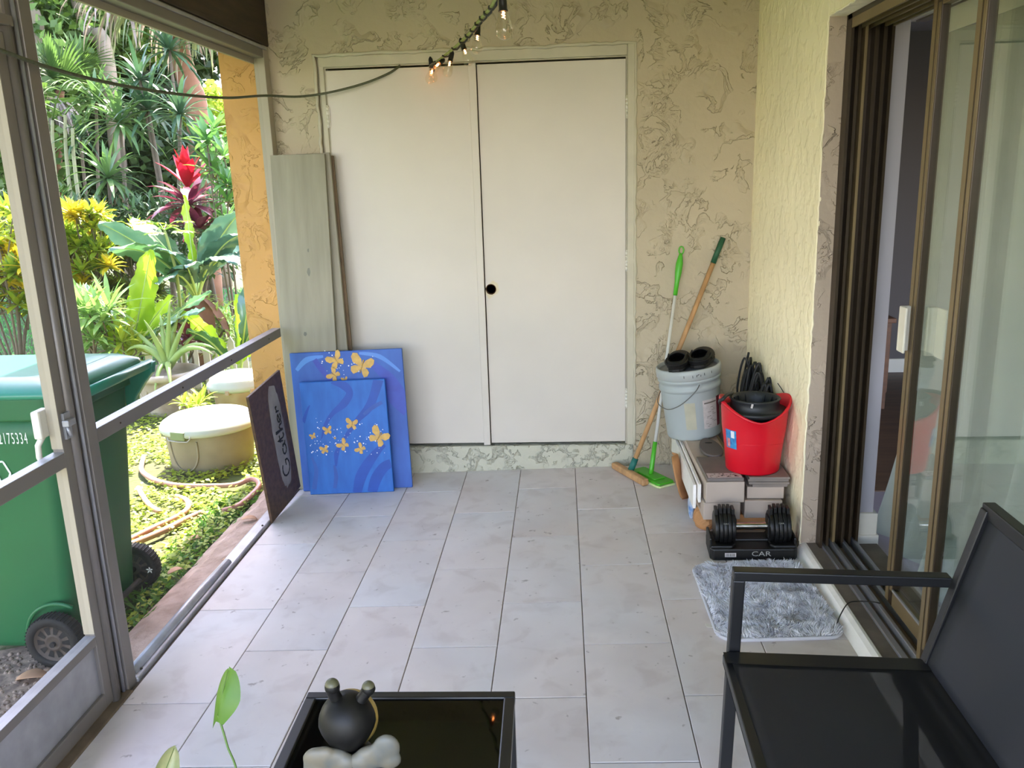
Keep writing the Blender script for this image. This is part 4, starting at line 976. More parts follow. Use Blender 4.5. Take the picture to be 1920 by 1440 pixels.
for sx in (-1, 1):
    w = MB()
    for c, r in (((.038, -.010, .084), (.036, .014, .026)), ((.066, -.014, .104 if sx > 0 else .094), (.027, .011, .030 if sx > 0 else .024)), ((.070, -.014, .078), (.024, .011, .020)), ((.015, -.012, .074), (.026, .014, .024)), ((.052, -.013, .092), (.026, .012, .026))):
        w.ball((c[0] * sx, c[1], c[2]), r, 18, 12)
    o = w.build('upper_wing', FIGW, fg); m_ = o.modifiers.new('merge', 'REMESH'); m_.mode = 'VOXEL'; m_.voxel_size = .0035; s_ = o.modifiers.new('soft', 'SMOOTH'); s_.iterations = 6; m_.use_smooth_shade = True
    w = MB()
    for c, r in (((.045, -.030, .042), (.045, .016, .026)), ((.085, -.034, .030), (.034, .015, .022))): w.ball((c[0] * sx, c[1], c[2]), r, 18, 12)
    o = w.build('lower_wing', FIGW, fg); m_ = o.modifiers.new('merge', 'REMESH'); m_.mode = 'VOXEL'; m_.voxel_size = .0035; s_ = o.modifiers.new('soft', 'SMOOTH'); s_.iterations = 6; m_.use_smooth_shade = True
# potted vine whose leaves reach into the frame
LEAFN = M('vine_leaf', '4d7a1c', rough=.35, col2='5f8c24', vs=18, transl=.35); LEAFV = M('pale_vine_leaf', '7c8f62', rough=.35, col2='b0ae80', vs=30, transl=.2); STEMG = M('vine_stem', '5c7a36', rough=.5)
pt = thing('potted_vine', 'green leafy vine in a pot beside the low table, two leaves rising', 'plant', (-.745, 1.12, fz(-.70)))
MB().lathe([(.0001, 0), (.075, 0), (.08, .005), (.105, .17), (.112, .172), (.112, .19), (.10, .19), (.098, .165), (.0001, .160)], 28).build('pot', M('terracotta', 'a3623f', rough=.8, var=.1), pt)
def heart(par, tip, base, side, w, mat, curl=.2):
    tip, base = Vector(tip), Vector(base); inv = par.matrix_world.inverted(); d = tip - base; Ln = d.length
    side = Vector(side).normalized(); nr = d.normalized().cross(side); mb = MB(); n = 14; vs = []
    for i in range(n + 1):
        t = i / n; q = (math.sin(PI * min(1, t * .62 + .16)) if t < .55 else math.sqrt(max(0, 1 - ((t - .45) / .55) ** 1.6))) ** 1.0
        if i == n: q = .02
        c = base + d * (t - .10 * (1 - t))
        for j in range(-3, 4):
            s = j / 3; vs.append(inv @ (c + side * s * w * .5 * q + nr * (curl * w * (s * s) * q) - d * .10 * abs(s) * (1 - t) * 1.2 + Vector((0, 0, .006 * math.sin(t * 5 + s * 2)))))
    mb.add(vs, [(i * 7 + j, i * 7 + j + 1, i * 7 + 8 + j, i * 7 + 7 + j) for i in range(n) for j in range(6)], True)
    o = mb.build('leaf', mat, par)
    vn = MB().tube([inv @ (base + d * .02 - nr * .001), inv @ (tip - d * .05 - nr * .001)], [.0012, .0004], 5); vn.build('vein', STEMG, o)
    return o
heart(pt, (-.668, 1.43, .686), (-.690, 1.40, .598), (.85, -.45, .25), .072, LEAFN, .22)
wpart(MB().tube(smooth([(-.688, 1.40, .602), (-.668, 1.38, .55), (-.640, 1.34, .49), (-.66, 1.24, .35), (-.70, 1.13, .17)]), .0022, 6), 'stem', STEMG, pt)
heart(pt, (-.745, 1.33, .585), (-.775, 1.29, .505), (.75, .3, -.75), .050, LEAFV, -.5)
wpart(MB().tube(smooth([(-.760, 1.315, .545), (-.715, 1.30, .535), (-.68, 1.26, .48), (-.69, 1.18, .32), (-.745, 1.12, .17)]), .002, 6), 'stem', STEMG, pt)
for k, (a, r, z) in enumerate(((2.2, .13, .34), (3.6, .14, .30), (5.3, .12, .33), (.4, .13, .28), (4.4, .10, .38))):
    bs = Vector((-.745 + r * math.cos(a), 1.12 + r * math.sin(a), z)); tp = bs + Vector((math.cos(a) * .07, math.sin(a) * .07, -.03))
    heart(pt, tp, bs, (-math.sin(a), math.cos(a), .1), .06, LEAFN if k % 2 else LEAFV, .2)
    wpart(MB().tube(smooth([bs, (bs + Vector((-.745, 1.12, .25))) / 2 + Vector((0, 0, .03)), (-.745, 1.12, .17)]), .002, 5), 'stem', STEMG, pt)
# sheer curtain, headrail and cabinet inside
CURT = M('sheer_curtain', 'a3a89c', rough=.9, var=.04, vs=5, transl=.45)
cn = thing('curtain', 'grey green pleated curtain hanging behind the sliding glass', 'curtain', (1.36, 2.2, .07))
def cfn(u, v):
    z = .07 + 1.98 * v; yl = 3.27 + .45 * max(0, .80 - z) ** 1.3
    y = 1.0 + (yl - 1.0) * u
    return (1.365 + .028 * math.sin(u * 78 + .8 * math.sin(u * 17)) + .012 * math.sin(u * 31) , y, z)
inv = cn.matrix_world.inverted(); c_ = sheet(cfn, 260, 14); c_.v = [tuple(inv @ Vector(q)) for q in c_.v]; c_.build('cloth', CURT, cn)
hr = thing('curtain_rail', 'cream curtain headrail with a hanging valance inside the sliding door', 'curtain rail', (1.34, 2.2, 2.14))
wpart(MB().box2(1.300, 1.372, 1.0, 3.43, 2.118, 2.165), 'headrail', WHITE, hr, bevel=.003)
wpart(MB().box2(1.318, 1.355, 1.0, 3.40, 2.112, 2.119), 'rail_slot', CARDT, hr)
wpart(MB().box2(1.322, 1.328, 1.0, 3.26, 2.035, 2.119), 'valance', WHITE, hr, bevel=.001)
cb = thing('wood_cabinet', 'brown wooden cabinet standing in the dark room behind the sliding door', 'cabinet', (1.86, 5.62, .056))
BRW = M('cabinet_wood', '63402a', rough=.5, var=.2, vs=6, scale=(1, 1, 6))
MB().box((0, 0, .34), (.46, .46, .46)).build('body', BRW, cb, bevel=.004); MB().box((0, 0, .585), (.50, .50, .03)).build('top', BRW, cb, bevel=.004)
for sx in (-1, 1):
    for sy in (-1, 1): MB().box((sx * .20, sy * .20, .055), (.05, .05, .11)).build('leg', BRW, cb)
MB().box((0, -.235, .42), (.38, .012, .18)).build('drawer_front', BRW, cb, bevel=.003)

# ------------------------------------------------------------------ the garden beyond the screen
G0 = -.13
GRASS = M('ground_green', '475a2c', rough=.95, col2='524d33', vs=2.2, bump=.5, bs=18, bd=.03)
tag(MB().add([(-60, -25, G0), (20, -25, G0), (20, 70, G0), (-60, 70, G0)], [(0, 1, 2, 3)]).build('ground', GRASS), kind='structure')
LAWN = M('lawn_blade', '3f8a45', rough=.6, col2='6fae5a', vs=3, transl=.35)
COVER = M('cover_leaf', '8aa52c', rough=.5, col2='b9c94a', vs=9, transl=.5)
def scatter(name, label, mat, spots, Lr, wr, up, seed, cat='plants', tilt=.5, n=2, par=None, fold=.2):
    g = random.Random(seed); V = []; F = []
    for x, y, z in spots:
        a = g.uniform(0, 2 * PI); L = g.uniform(*Lr); w = g.uniform(*wr)
        d = Vector((math.cos(a) * tilt, math.sin(a) * tilt, g.uniform(*up))).normalized(); s = d.cross(Vector((g.gauss(0, .4), g.gauss(0, .4), 1))).normalized() * w / 2
        p = Vector((x, y, z)); b = len(V); m = p + d * L * .5; t = p + d * L + Vector((0, 0, -L * .15))
        V += [p, m - s, m + s, t]; F += [(b, b + 2, b + 3, b + 1)]
    mb = MB(); mb.add(V, F, True); o = mb.build(name, mat, par)
    if par is None: tag(o, label, cat, kind='stuff')
    else: tag(o, kind='stuff')
    return o
g = random.Random(21); sp = []
while len(sp) < 21000:
    x = g.uniform(-3.9, -1.76); y = g.uniform(2.9, 7.6)
    if (x + 2.27) ** 2 + (y - 5.02) ** 2 < .25 ** 2 or (-2.55 < x < -1.82 and y < 3.34): continue
    if noise.noise(Vector((x * 2.5, y * 2.5, 3))) < -.30: continue
    if y > 5.5 and g.random() < .45: continue
    sp.append((x, y, G0 + g.uniform(0, .045)))
scatter('ground_cover', 'yellow green creeping ground cover around the round tubs and the hose', COVER, sp, (.02, .045), (.013, .026), (-.1, .5), 3, tilt=1)
sp = [(g.uniform(-10.5, -3.9), g.uniform(6.2, 14), G0) for _ in range(16000)]
scatter('lawn', 'short blue green lawn beyond the green wheeled bin', LAWN, sp, (.05, .10), (.012, .022), (.6, 1.6), 5, cat='lawn', tilt=.6)
sp = [(g.uniform(-1.95, -1.73), g.uniform(2.9, 4.35), G0 - .005) for _ in range(500)]
scatter('weeds', 'low green weeds along the edge of the concrete footing', M('weed_leaf', '4f7a2c', rough=.5, col2='6b9a3a', vs=9, transl=.3), sp, (.04, .10), (.012, .022), (.3, 1.2), 6, cat='weeds', tilt=.8)

# fallen bits
DRY = M('dry_leaf', 'a07a5a', rough=.8, col2='c19a78', vs=14)
def dry(label, p, L, w, a, seed):
    t = thing('dry_leaf', label, 'leaf', p, a); g = random.Random(seed)
    mb = MB(); mb.blade((-L / 2, 0, .004), (1, 0, .25), L, w, droop=.7, n=7, fold=.35, prof=lambda t: math.sin(PI * min(1, t * .96 + .04)) ** .7)
    o = mb.build('blade', DRY, t); m_ = o.modifiers.new('thick', 'SOLIDIFY'); m_.thickness = .002
dry('large tan fallen leaf lying outside the screen door', (-1.957, 2.608, -0.120), .115, .06, .2, 1)
dry('pale brown fallen leaf on the ground cover near the footing', (-1.858, 3.796, -0.115), .085, .05, .5, 2)
dry('curled dry leaf on the pink concrete footing, nearest the bin wheel', (-1.755, 3.356, -0.070), .075, .04, .9, 3)
dry('brown dry leaf on the footing under the sign board corner', (-1.625, 3.924, -0.065), .085, .045, .1, 4)
dry('small thin dry leaf on the footing beside the silver channel', (-1.560, 3.453, -0.066), .055, .02, -.4, 5)
PEB = M('pebble_mix', '5f5046', rough=.85, col2='9a8674', vs=45)
mb = MB(); g = random.Random(9); pl_ = []
for i in range(28):
    a = 2 * PI * i / 28; k = g.uniform(.88, 1.05); pl_.append((-2.02 + .50 * k * math.cos(a), 2.15 + .72 * k * math.sin(a), G0 + .006))
mb.add(pl_, [tuple(range(28))])
for i in range(2600):
    x = g.uniform(-2.45, -1.60); y = g.uniform(1.55, 2.78); r = g.uniform(.006, .013)
    mb.ball((x, y, G0 + r * .4), (r, r * g.uniform(.7, 1), r * .7), 6, 4, rot=(0, 0, g.uniform(0, 3)))
tag(mb.build('gravel', PEB), 'brown grey pebble gravel outside the screen door', 'gravel', kind='stuff')

# garden hose
HOSE = M('pink_hose', 'b98478', rough=.5, var=.06, vs=10)
zz = G0 + .034
tag(MB().tube(smooth([(-2.75, 5.05, zz), (-2.64, 4.80, zz), (-2.52, 4.66, zz), (-2.40, 4.57, zz), (-2.25, 4.51, zz), (-2.05, 4.50, zz), (-1.93, 4.52, zz), (-1.86, 4.58, zz + .01), (-1.80, 4.54, zz), (-1.775, 4.42, zz), (-1.79, 4.2, zz), (-1.85, 4.12, zz)], 6), .0155, 8).build('garden_hose', HOSE, loc=(-2.75, 5.05, zz)), 'faded pink garden hose curving across the ground cover before the round tub', 'hose')
tag(MB().tube(smooth([(-2.50, 4.48, zz), (-2.40, 4.34, zz), (-2.29, 4.20, zz), (-2.20, 4.12, zz)], 6), .0155, 8).build('garden_hose', HOSE, loc=(-2.5, 4.48, zz)), 'short straight piece of pink hose lying behind the green bin', 'hose')
tag(MB().tube(smooth([(-2.21, 4.34, zz), (-2.12, 4.28, zz), (-2.06, 4.16, zz), (-2.07, 4.04, zz), (-2.13, 3.90, zz), (-2.19, 3.74, zz), (-2.25, 3.56, zz)], 6), .0155, 8).build('garden_hose', HOSE, loc=(-2.21, 4.34, zz)), 'pink hose hooked in a bend, nearest the bin wheel', 'hose')
tag(MB().tube(smooth([(-2.16, 3.68, zz), (-2.06, 3.86, zz), (-2.0, 4.02, zz), (-1.96, 4.10, zz)], 6), .0175, 8).build('garden_hose', HOSE, loc=(-2.16, 3.68, zz)), 'thicker pink hose end crossing beside the hooked hose', 'hose')

# --- wheeled bin
BING = M('bin_green', '1e6239', rough=.42, spec=.4, transl=.14, var=.06, vs=4); LIDG = M('bin_lid_green', '1d7a62', rough=.30, spec=.5); TYRE = M('tyre_rubber', '161413', rough=.8); HUBM = M('wheel_hub', '4a4038', rough=.75, var=.12, vs=20)
bn = thing('wheeled_bin', 'green wheeled rubbish bin with lid and white number outside the screen door', 'bin', (-2.13, 3.015, G0))
def rr_ring(x0, x1, y0, y1, r, z, n=5):
    out = []
    for cx, cy, a0 in ((x1 - r, y1 - r, 0), (x0 + r, y1 - r, 90), (x0 + r, y0 + r, 180), (x1 - r, y0 + r, 270)):
        out += [(cx + r * math.cos(R(a0 + 90 * i / n)), cy + r * math.sin(R(a0 + 90 * i / n)), z) for i in range(n + 1)]
    return out
def loft(rings, cap=True):
    mb = MB(); n = len(rings[0]); mb.v = [p for r in rings for p in r]
    mb.f = [(i * n + j, i * n + (j + 1) % n, (i + 1) * n + (j + 1) % n, (i + 1) * n + j) for i in range(len(rings) - 1) for j in range(n)]; mb.s = [True] * len(mb.f)
    if cap: mb.f += [tuple(range(n - 1, -1, -1)), tuple((len(rings) - 1) * n + j for j in range(n))]; mb.s += [False, False]
    return mb
rings = []
for t in (0, .02, .1, .2, .35, .5, .65, .8, .9, 1):
    z = .045 + t * .93; rings.append(rr_ring(-.13 - .24 * t - (.02 if t < .01 else 0) * -1, .245 + .085 * t, -.245 - .03 * t, .245 + .03 * t, .05 + .01 * t, z))
wpart(loft([[(x - 2.13, y + 3.015, z + G0) for x, y, z in r] for r in rings]), 'body', BING, bn)
rim = loft([rr_ring(-.40, .345, -.292, .292, .06, z) for z in (.955, .962, 1.03, 1.035)]); rim.build('rim', BING, bn)
lid = loft([rr_ring(-.42, .39, -.300, .300, .06, 1.035), rr_ring(-.425, .395, -.303, .303, .06, 1.045), rr_ring(-.42, .392, -.298, .298, .06, 1.060), rr_ring(-.37, .34, -.26, .26, .06, 1.082), rr_ring(-.32, .25, -.20, .20, .06, 1.095)])
lid.build('lid', LIDG, bn)
rl = loft([rr_ring(-.02, .33, -.235, .235, .05, 1.078), rr_ring(.0, .31, -.215, .215, .05, 1.088)]); rl.build('lid_panel', LIDG, bn)
hb = MB().tube([(.425, -.27, 1.035), (.425, .27, 1.035)], .019, 12)
hb.build('handle_bar', LIDG, bn)
for sy in (-1, 1):
    MB().prism([(.31, .84), (.335, .84), (.36, .90), (.40, .955), (.44, 1.0), (.45, 1.045), (.31, 1.045)], -.018, .018, Matrix(((1, 0, 0, 0), (0, 0, 1, sy * .262), (0, 1, 0, 0), (0, 0, 0, 1)))).build('handle_bracket', LIDG, bn, bevel=.006)
MB().tube([(.28, -.20, .09), (.28, .20, .09)], .012, 8).tube([(.215, -.335, .10), (.215, .335, .10)], .010, 8).build('axle', TYRE, bn)
for sy in (-1, 1):
    y0 = sy * .305
    m = basis((.215, y0, .105), (1, 0, 0), (0, 0, 1), (0, -1 if sy > 0 else -1, 0))
    wl = MB().lathe([(.072, -.030), (.098, -.030), (.104, -.022), (.105, 0), (.104, .022), (.098, .030), (.072, .030), (.072, -.030)], 36, m); wl = wl.build('wheel', TYRE, bn)
    hb = MB().lathe([(.0001, .018), (.024, .018), (.028, .022), (.030, .018), (.066, .014), (.070, .024), (.073, .024), (.073, -.024), (.0001, -.024)], 36, m).build('hub', HUBM, wl)
    sl_ = MB()
    for k in range(10):
        a = 2 * PI * k / 10; q = Vector((math.cos(a), math.sin(a), 0)); 
        sl_.add([m @ (q * r_ + Vector((-q.y, q.x, 0)) * w_ + Vector((0, 0, .0192 - .0034 * (r_ - .034) / .03))) for r_, w_ in ((.034, -.006), (.034, .006), (.063, .012), (.063, -.012))], [(0, 1, 2, 3)])
    sl_.build('hub_slots', TYRE, wl)
    tr_ = MB()
    for k in range(44):
        a = 2 * PI * k / 44; c = m @ Vector((.1045 * math.cos(a), .1045 * math.sin(a), 0)); tr_.bar(c - Vector((0, .026, 0)), c + Vector((0, .026, 0)), .0035, .004)
    tag(tr_.build('tread', TYRE, wl), kind='stuff')
# wheel arch, number and recycling emblem on the side facing the patio door
PRW = M('white_print', 'd5dcd2', rough=.6)
arch = MB().tube([(.215 + .130 * math.cos(R(a)), -.258 - .012, .105 + .130 * math.sin(R(a))) for a in range(60, 190, 10)], .008, 8); arch.build('wheel_arch', BING, bn)
sl_n = Matrix.Rotation(PI / 2 + math.atan2(.03, .93) * 0, 4, 'X')
tm = text_mesh('2175334', .060, .0006, .42, 1.25); xform(tm, Matrix.Translation((.168, -.2735, .885)) @ Matrix.Rotation(PI / 2 + R(1.8), 4, 'X')); tm.build('number', PRW, bn)
em = MB()
def strip(pts, w=.007):
    pts = [(a + .028, b) for a, b in pts]
    for a, b in zip(pts[:-1], pts[1:]): em.bar((a[0], -.2715, a[1]), (b[0], -.2715, b[1]), w, .001, up=(0, 1, 0))
strip([(-.06, .800), (.085, .800), (.105, .755), (.055, .660), (-.06, .660), (-.09, .73), (-.06, .80)])
strip([(.028, .725), (.045, .785), (.062, .725)], .009); strip([(.034, .742), (.056, .742)], .007); strip([(-.03, .785), (-.05, .73), (-.02, .69), (.01, .70)], .009)
em.build('emblem', PRW, bn)
fl_ = thing('fallen_flower', 'small white five petalled flower stuck on the far bin wheel', 'flower', (-1.845, 3.285, .0)); mb = MB()
fl_.location = (-1.80, 3.35, -.03); fl_.location = (-1.835, 3.283, -.025)
for k in range(5):
    a = 2 * PI * k / 5 + .3; q = Vector((math.cos(a), 0, math.sin(a))); mb.add([Vector((0, 0, 0)), q * .009 + Vector((-q.z, 0, q.x)) * .004, q * .017 + Vector((0, -.003, 0)), q * .009 - Vector((-q.z, 0, q.x)) * .004], [(0, 1, 2, 3)])
mb.build('petals', M('petal_white', 'f0f0ea', rough=.6), fl_)

# --- round tubs
TUBM = M('weathered_tub', '706a55', rough=.8, col2='87816a', vs=5, bump=.2, bs=20); TLID = M('pale_tub_lid', 'a3aba0', rough=.55, var=.05, vs=5)
TUBP = M('pinkish_tub', '9a8272', rough=.75, col2='b5a594', vs=8); OLV = M('olive_clip', '6b7a55', rough=.5)
tu = thing('lidded_tub', 'big round beige tub with pale lid and clip handle standing in the ground cover', 'tub', (-2.27, 5.02, G0))
MB().lathe([(.0001, 0), (.245, 0), (.252, .01), (.272, .24), (.274, .255), (.0001, .255)], 48).build('tub', TUBM, tu)
MB().lathe([(.274, .248), (.292, .252), (.300, .262), (.298, .280), (.285, .300), (.250, .322), (.18, .338), (.175, .334), (.168, .340), (.08, .352), (.0001, .356)], 48).build('lid', TLID, tu)
a = R(254); MB().box((.285 * math.cos(a), .285 * math.sin(a), .265), (.030, .105, .055), (0, 0, a)).build('clip', OLV, tu, bevel=.008)
MB().tube([Vector((.296 * math.cos(a), .296 * math.sin(a), .235)) + Vector((-math.sin(a), math.cos(a), 0)) * q + Vector((0, 0, dz)) for q, dz in ((-.075, .02), (-.07, .0), (0, -.004), (.07, .0), (.095, .02), (.09, .035))], .004, 6).build('clip_wire', TRACK, tu)
mb = MB(); pts = []
for q, z in ((-.10, .225), (-.095, .12), (-.06, .05), (0, .025), (.06, .05), (.095, .12), (.10, .225)):
    aa = a + q / .262; rr_ = .252 + (z - .01) * .02 / .23 + .002; pts.append((rr_ * math.cos(aa), rr_ * math.sin(aa), z))
mb.tube(smooth(pts, 5), .006, 6); mb.build('moulded_shield', TUBM, tu)
tu2 = thing('lidded_tub', 'smaller round pinkish tub with ringed white lid behind the big one', 'tub', (-2.47, 6.05, G0))
MB().lathe([(.0001, 0), (.165, 0), (.19, .22), (.205, .235), (.205, .25), (.0001, .25)], 40).build('tub', TUBP, tu2)
MB().lathe([(.205, .245), (.225, .25), (.235, .265), (.23, .29), (.21, .31), (.205, .33), (.195, .335), (.17, .34), (.165, .35), (.14, .362), (.06, .37), (.0001, .372)], 40).build('lid', TLID, tu2)
for k in range(8):
    a = 2 * PI * k / 8; MB().box((.226 * math.cos(a), .226 * math.sin(a), .255), (.022, .03, .035), (0, 0, a)).build('lid_clip', TUBP, tu2, bevel=.004)

# --- picket fence
PKM = M('picket_white', 'd4cfc0', rough=.7, var=.08, vs=10)
pf_ = thing('picket_fence', 'low white picket fence half hidden by the banana leaves', 'fence', (-2.835, 6.900, -0.130))
for i in range(16):
    x = -.75 + i * .105; hgt = .50 + .03 * math.sin(i * 1.7)
    MB().prism([(-.028, 0), (.028, 0), (.028, hgt - .05), (0, hgt), (-.028, hgt - .05)], -.008, .008, Matrix(((1, 0, 0, x), (0, 0, 1, .02 * math.sin(i)), (0, 1, 0, 0), (0, 0, 0, 1)))).build('picket', PKM, pf_)
for z in (.12, .36): MB().box((.04, .02, z), (1.7, .018, .04)).build('rail', PKM, pf_)

# --- plants
BAN = M('banana_leaf', '4a7a48', rough=.38, spec=1.0, coat=.7, col2='689462', vs=6, transl=.25); BANY = M('young_banana_leaf', '9ac22a', rough=.35, col2='b9d63a', vs=5, transl=.62)
BANG = M('blue_banana_leaf', '3a6450', rough=.36, spec=1.0, coat=.8, col2='5c8470', vs=5, transl=.15); HUSK = M('brown_husk', '6b4a34', rough=.9, var=.3, vs=9)
RIB = M('leaf_rib', 'b4c878', rough=.5)
def banana_leaf(par, base, tip, w, sag, mat, stalk=.25, ribbed=True, roll=0, seed=1):
    inv = par.matrix_world.inverted(); b0, t0 = Vector(base), Vector(tip); P = []
    n = 30
    for i in range(n + 1):
        t = i / n; p = b0.lerp(t0, t); p.z += sag * 4 * t * (1 - t) * (1.15 - .3 * t); P.append(p)
    d = (t0 - b0).normalized(); s = d.cross(Vector((0, 0, 1)))
    s = s.normalized() if s.length > .15 else Vector((1, .2, 0)).normalized()
    s = Matrix.Rotation(roll, 3, d) @ s
    vs = []; k0 = int(n * stalk); g = random.Random(seed)
    for i in range(k0, n + 1):
        t = (i - k0) / (n - k0); q = math.sin(PI * min(1, .06 + t * .94)) ** .55 if t < .97 else .05
        up = s.cross((P[min(i + 1, n)] - P[i - 1]).normalized())
        for j in range(-4, 5):
            f = j / 4; vs.append(inv @ (P[i] + s * f * w * .5 * q + up * (-.05 * w * f * f + .16 * w * abs(f) * (1 - abs(f) * .7) + .014 * math.sin(i * .9 + j * .8 + seed) * abs(f) + (.006 if (i + abs(j)) % 2 else -.004) * abs(f))))
    mb = MB(); m = n - k0
    mb.add(vs, [(i * 9 + j, i * 9 + j + 1, i * 9 + 10 + j, i * 9 + 9 + j) for i in range(m) for j in range(8)], True)
    o = mb.build('leaf', mat, par)
    MB().tube([inv @ p for p in P[:-1]], [.014 * (1 - .8 * i / n) for i in range(n)], 6).build('leaf_rib', RIB, o)
    return o
def stem(par, pts, r, mat, name='stem', n=8):
    inv = par.matrix_world.inverted(); return MB().tube([inv @ Vector(p) for p in smooth(pts, 5)], r, n).build(name, mat, par)
def taper(pts, r0, r1, k=5): n = (len(pts) - 1) * k + 1; return [r0 + (r1 - r0) * i / (n - 1) for i in range(n)]
def banana(label, base, leaves, trunk_h, husk=False):
    t = thing('banana_plant', label, 'banana plant', base)
    top = Vector(base) + Vector((0, 0, trunk_h)); pts = [base, (Vector(base) + top) / 2, top]
    stem(t, pts, taper(pts, .075, .035), HUSK if husk else M('banana_stem', '7f8f52', rough=.7, var=.2), 'trunk')
    if husk:
        for k in range(7):
            a = k * .9; mb = MB().blade((.05 * math.cos(a), .05 * math.sin(a), trunk_h * .95), (math.cos(a) * .5, math.sin(a) * .5, -.8), .42 + .05 * k % .1, .16, droop=.3, n=6, fold=.5); mb.build('dry_husk', HUSK, t)
    for i, (tip, w, sag, mat, roll) in enumerate(leaves): banana_leaf(t, top - Vector((0, 0, .05)), tip, w, sag, mat, roll=roll, seed=i)
    return t
banana('large banana plant with silvery drooping leaves and brown husked trunk by the yellow wall', (-3.313, 7.400, -0.130), [
    ((-3.909, 7.000, 1.332), .42, .10, BANG, .5), ((-3.631, 6.600, 1.127), .36, .18, BAN, .3), ((-2.731, 7.200, 1.391), .34, .12, BANG, -.4), ((-2.694, 6.900, 0.996), .30, .16, BANG, .2), ((-3.041, 7.900, 1.197), .36, .16, BAN, .7),
    ((-3.453, 7.700, 1.535), .22, 0, BANY, 1.2), ((-3.079, 6.700, 0.974), .34, .10, BANG, .2), ((-3.252, 7.800, 1.259), .32, .10, BANG, -.7), ((-4.065, 7.900, 1.326), .34, .12, BAN, .2), ((-3.262, 6.700, 1.108), .30, .14, BANG, -.3), ((-3.211, 6.500, 0.850), .24, .16, BANG, .3), ((-3.307, 6.900, 0.868), .22, .14, BAN, -.2), ((-2.593, 6.600, 0.993), .22, .20, BANG, .1), ((-2.677, 7.000, 1.200), .24, .14, BANG, -.3)], .78, True)
banana('young banana plant with one upright bright yellow green leaf in the bed centre', (-3.653, 6.700, -0.130), [
    ((-3.287, 6.600, 1.126), .30, .0, BANY, 1.45), ((-4.032, 6.600, 0.770), .24, .05, BAN, .2), ((-4.049, 6.900, 0.828), .24, .08, BANG, .5), ((-2.740, 6.400, 0.797), .22, .08, BAN, .5), ((-3.152, 6.600, 0.749), .20, .06, BANY, .9), ((-3.414, 6.400, 0.784), .10, .02, BANY, 1.3), ((-2.967, 6.500, 0.565), .22, .10, BAN, .1), ((-3.843, 6.300, 0.661), .18, .08, BANG, .0), ((-2.724, 6.200, 0.693), .18, .10, BANG, .3), ((-3.498, 6.200, 0.586), .16, .05, BANY, .8)], .34)
banana('small banana plant with yellow green leaves by the foot of the yellow wall', (-2.681, 6.600, -0.130), [
    ((-2.590, 6.500, 0.763), .20, .0, BANY, 1.3), ((-3.000, 6.400, 0.647), .24, .08, BANY, .5), ((-2.938, 6.300, 0.514), .20, .10, BAN, .3), ((-2.541, 6.700, 0.477), .22, .08, BAN, .3), ((-2.405, 6.200, 0.375), .18, .10, BANY, .2), ((-2.549, 6.800, 0.862), .20, .06, BANG, .6)], .22)
# strap leaved plants
def rosette(par, c, n, L, w, mat, droop=.8, up=(.1, 1.2), seed=1, name='leaf_rosette', fold=.3, seg=5, prof=None):
    g = random.Random(seed); inv = par.matrix_world.inverted(); c = inv @ Vector(c); mb = MB()
    for i in range(n):
        a = i * 2.399 + g.uniform(-.2, .2); e = up[0] + (up[1] - up[0]) * (i / max(1, n - 1)) + g.uniform(-.1, .1)
        d = Vector((math.cos(a) * math.cos(e), math.sin(a) * math.cos(e), math.sin(e)))
        mb.blade(c + d * .01, d, L * g.uniform(.75, 1.1), w * g.uniform(.8, 1.1), droop=droop * g.uniform(.6, 1.3), n=seg, fold=fold, prof=prof)
    return tag(mb.build(name, mat, par), kind='stuff')
strap = lambda t: min(1, .55 + t * 1.2) * (1 - t ** 3) + .02
DRC = M('dracaena_leaf', '36543a', rough=.33, col2='527450', vs=4, transl=.22); DRC2 = M('dracaena_leaf_light', '4f7040', rough=.35, col2='6f904a', vs=4, transl=.3); CANE = M('grey_cane', '6b5f52', rough=.85, var=.15, vs=12)
drw = [('tall dracaena with drooping strap leaves, left of the group behind the flower bed', (-5.207, 9.800, -0.130), [((-5.046, 9.800, 2.331), 42, 0.62)]),
       ('dracaena with the densest drooping head, middle of the group behind the bed', (-4.818, 10.000, -0.130), [((-4.786, 10.000, 2.494), 44, 0.66), ((-4.842, 10.000, 2.820), 26, 0.50)]),
       ('dracaena with a pale spiky head beside the brown palm trunk', (-4.439, 9.600, -0.130), [((-4.236, 9.600, 2.389), 34, 0.52)]),
       ('low dracaena in front of the canes, left of the red leaved plant', (-5.052, 9.200, -0.130), [((-4.954, 9.200, 1.717), 36, 0.52)]),
       ('dracaena with its spiky head highest, under the hanging palm fronds', (-5.016, 10.800, -0.130), [((-4.802, 10.800, 3.244), 36, 0.62)]),
       ('small dracaena behind the red leaved plant near the yellow wall', (-4.011, 9.400, -0.130), [((-3.990, 9.400, 2.001), 30, 0.46), ((-3.897, 9.400, 1.770), 20, 0.40)]),
       ('short dark dracaena at the far left of the group beside the thin canes', (-5.982, 10.400, -0.130), [((-5.615, 10.400, 2.645), 30, 0.50), ((-5.885, 10.400, 2.218), 24, 0.42)])]
for k, (lab, base, heads) in enumerate(drw):
    t = thing('dracaena', lab, 'dracaena', base)
    for j, (c, n, L) in enumerate(heads):
        b = Vector(base); c = Vector(c); pts = [b + Vector((.06 * j, 0, 0)), b.lerp(c, .5) + Vector((.08 * math.sin(k * 2.1), 0, 0)), c]
        stem(t, pts, taper(pts, .030, .018), CANE, 'cane'); rosette(t, c, n, L, .058, DRC if (k + j) % 3 else DRC2, droop=1.1, up=(-.5, 1.35), seed=k * 7 + j, prof=strap)
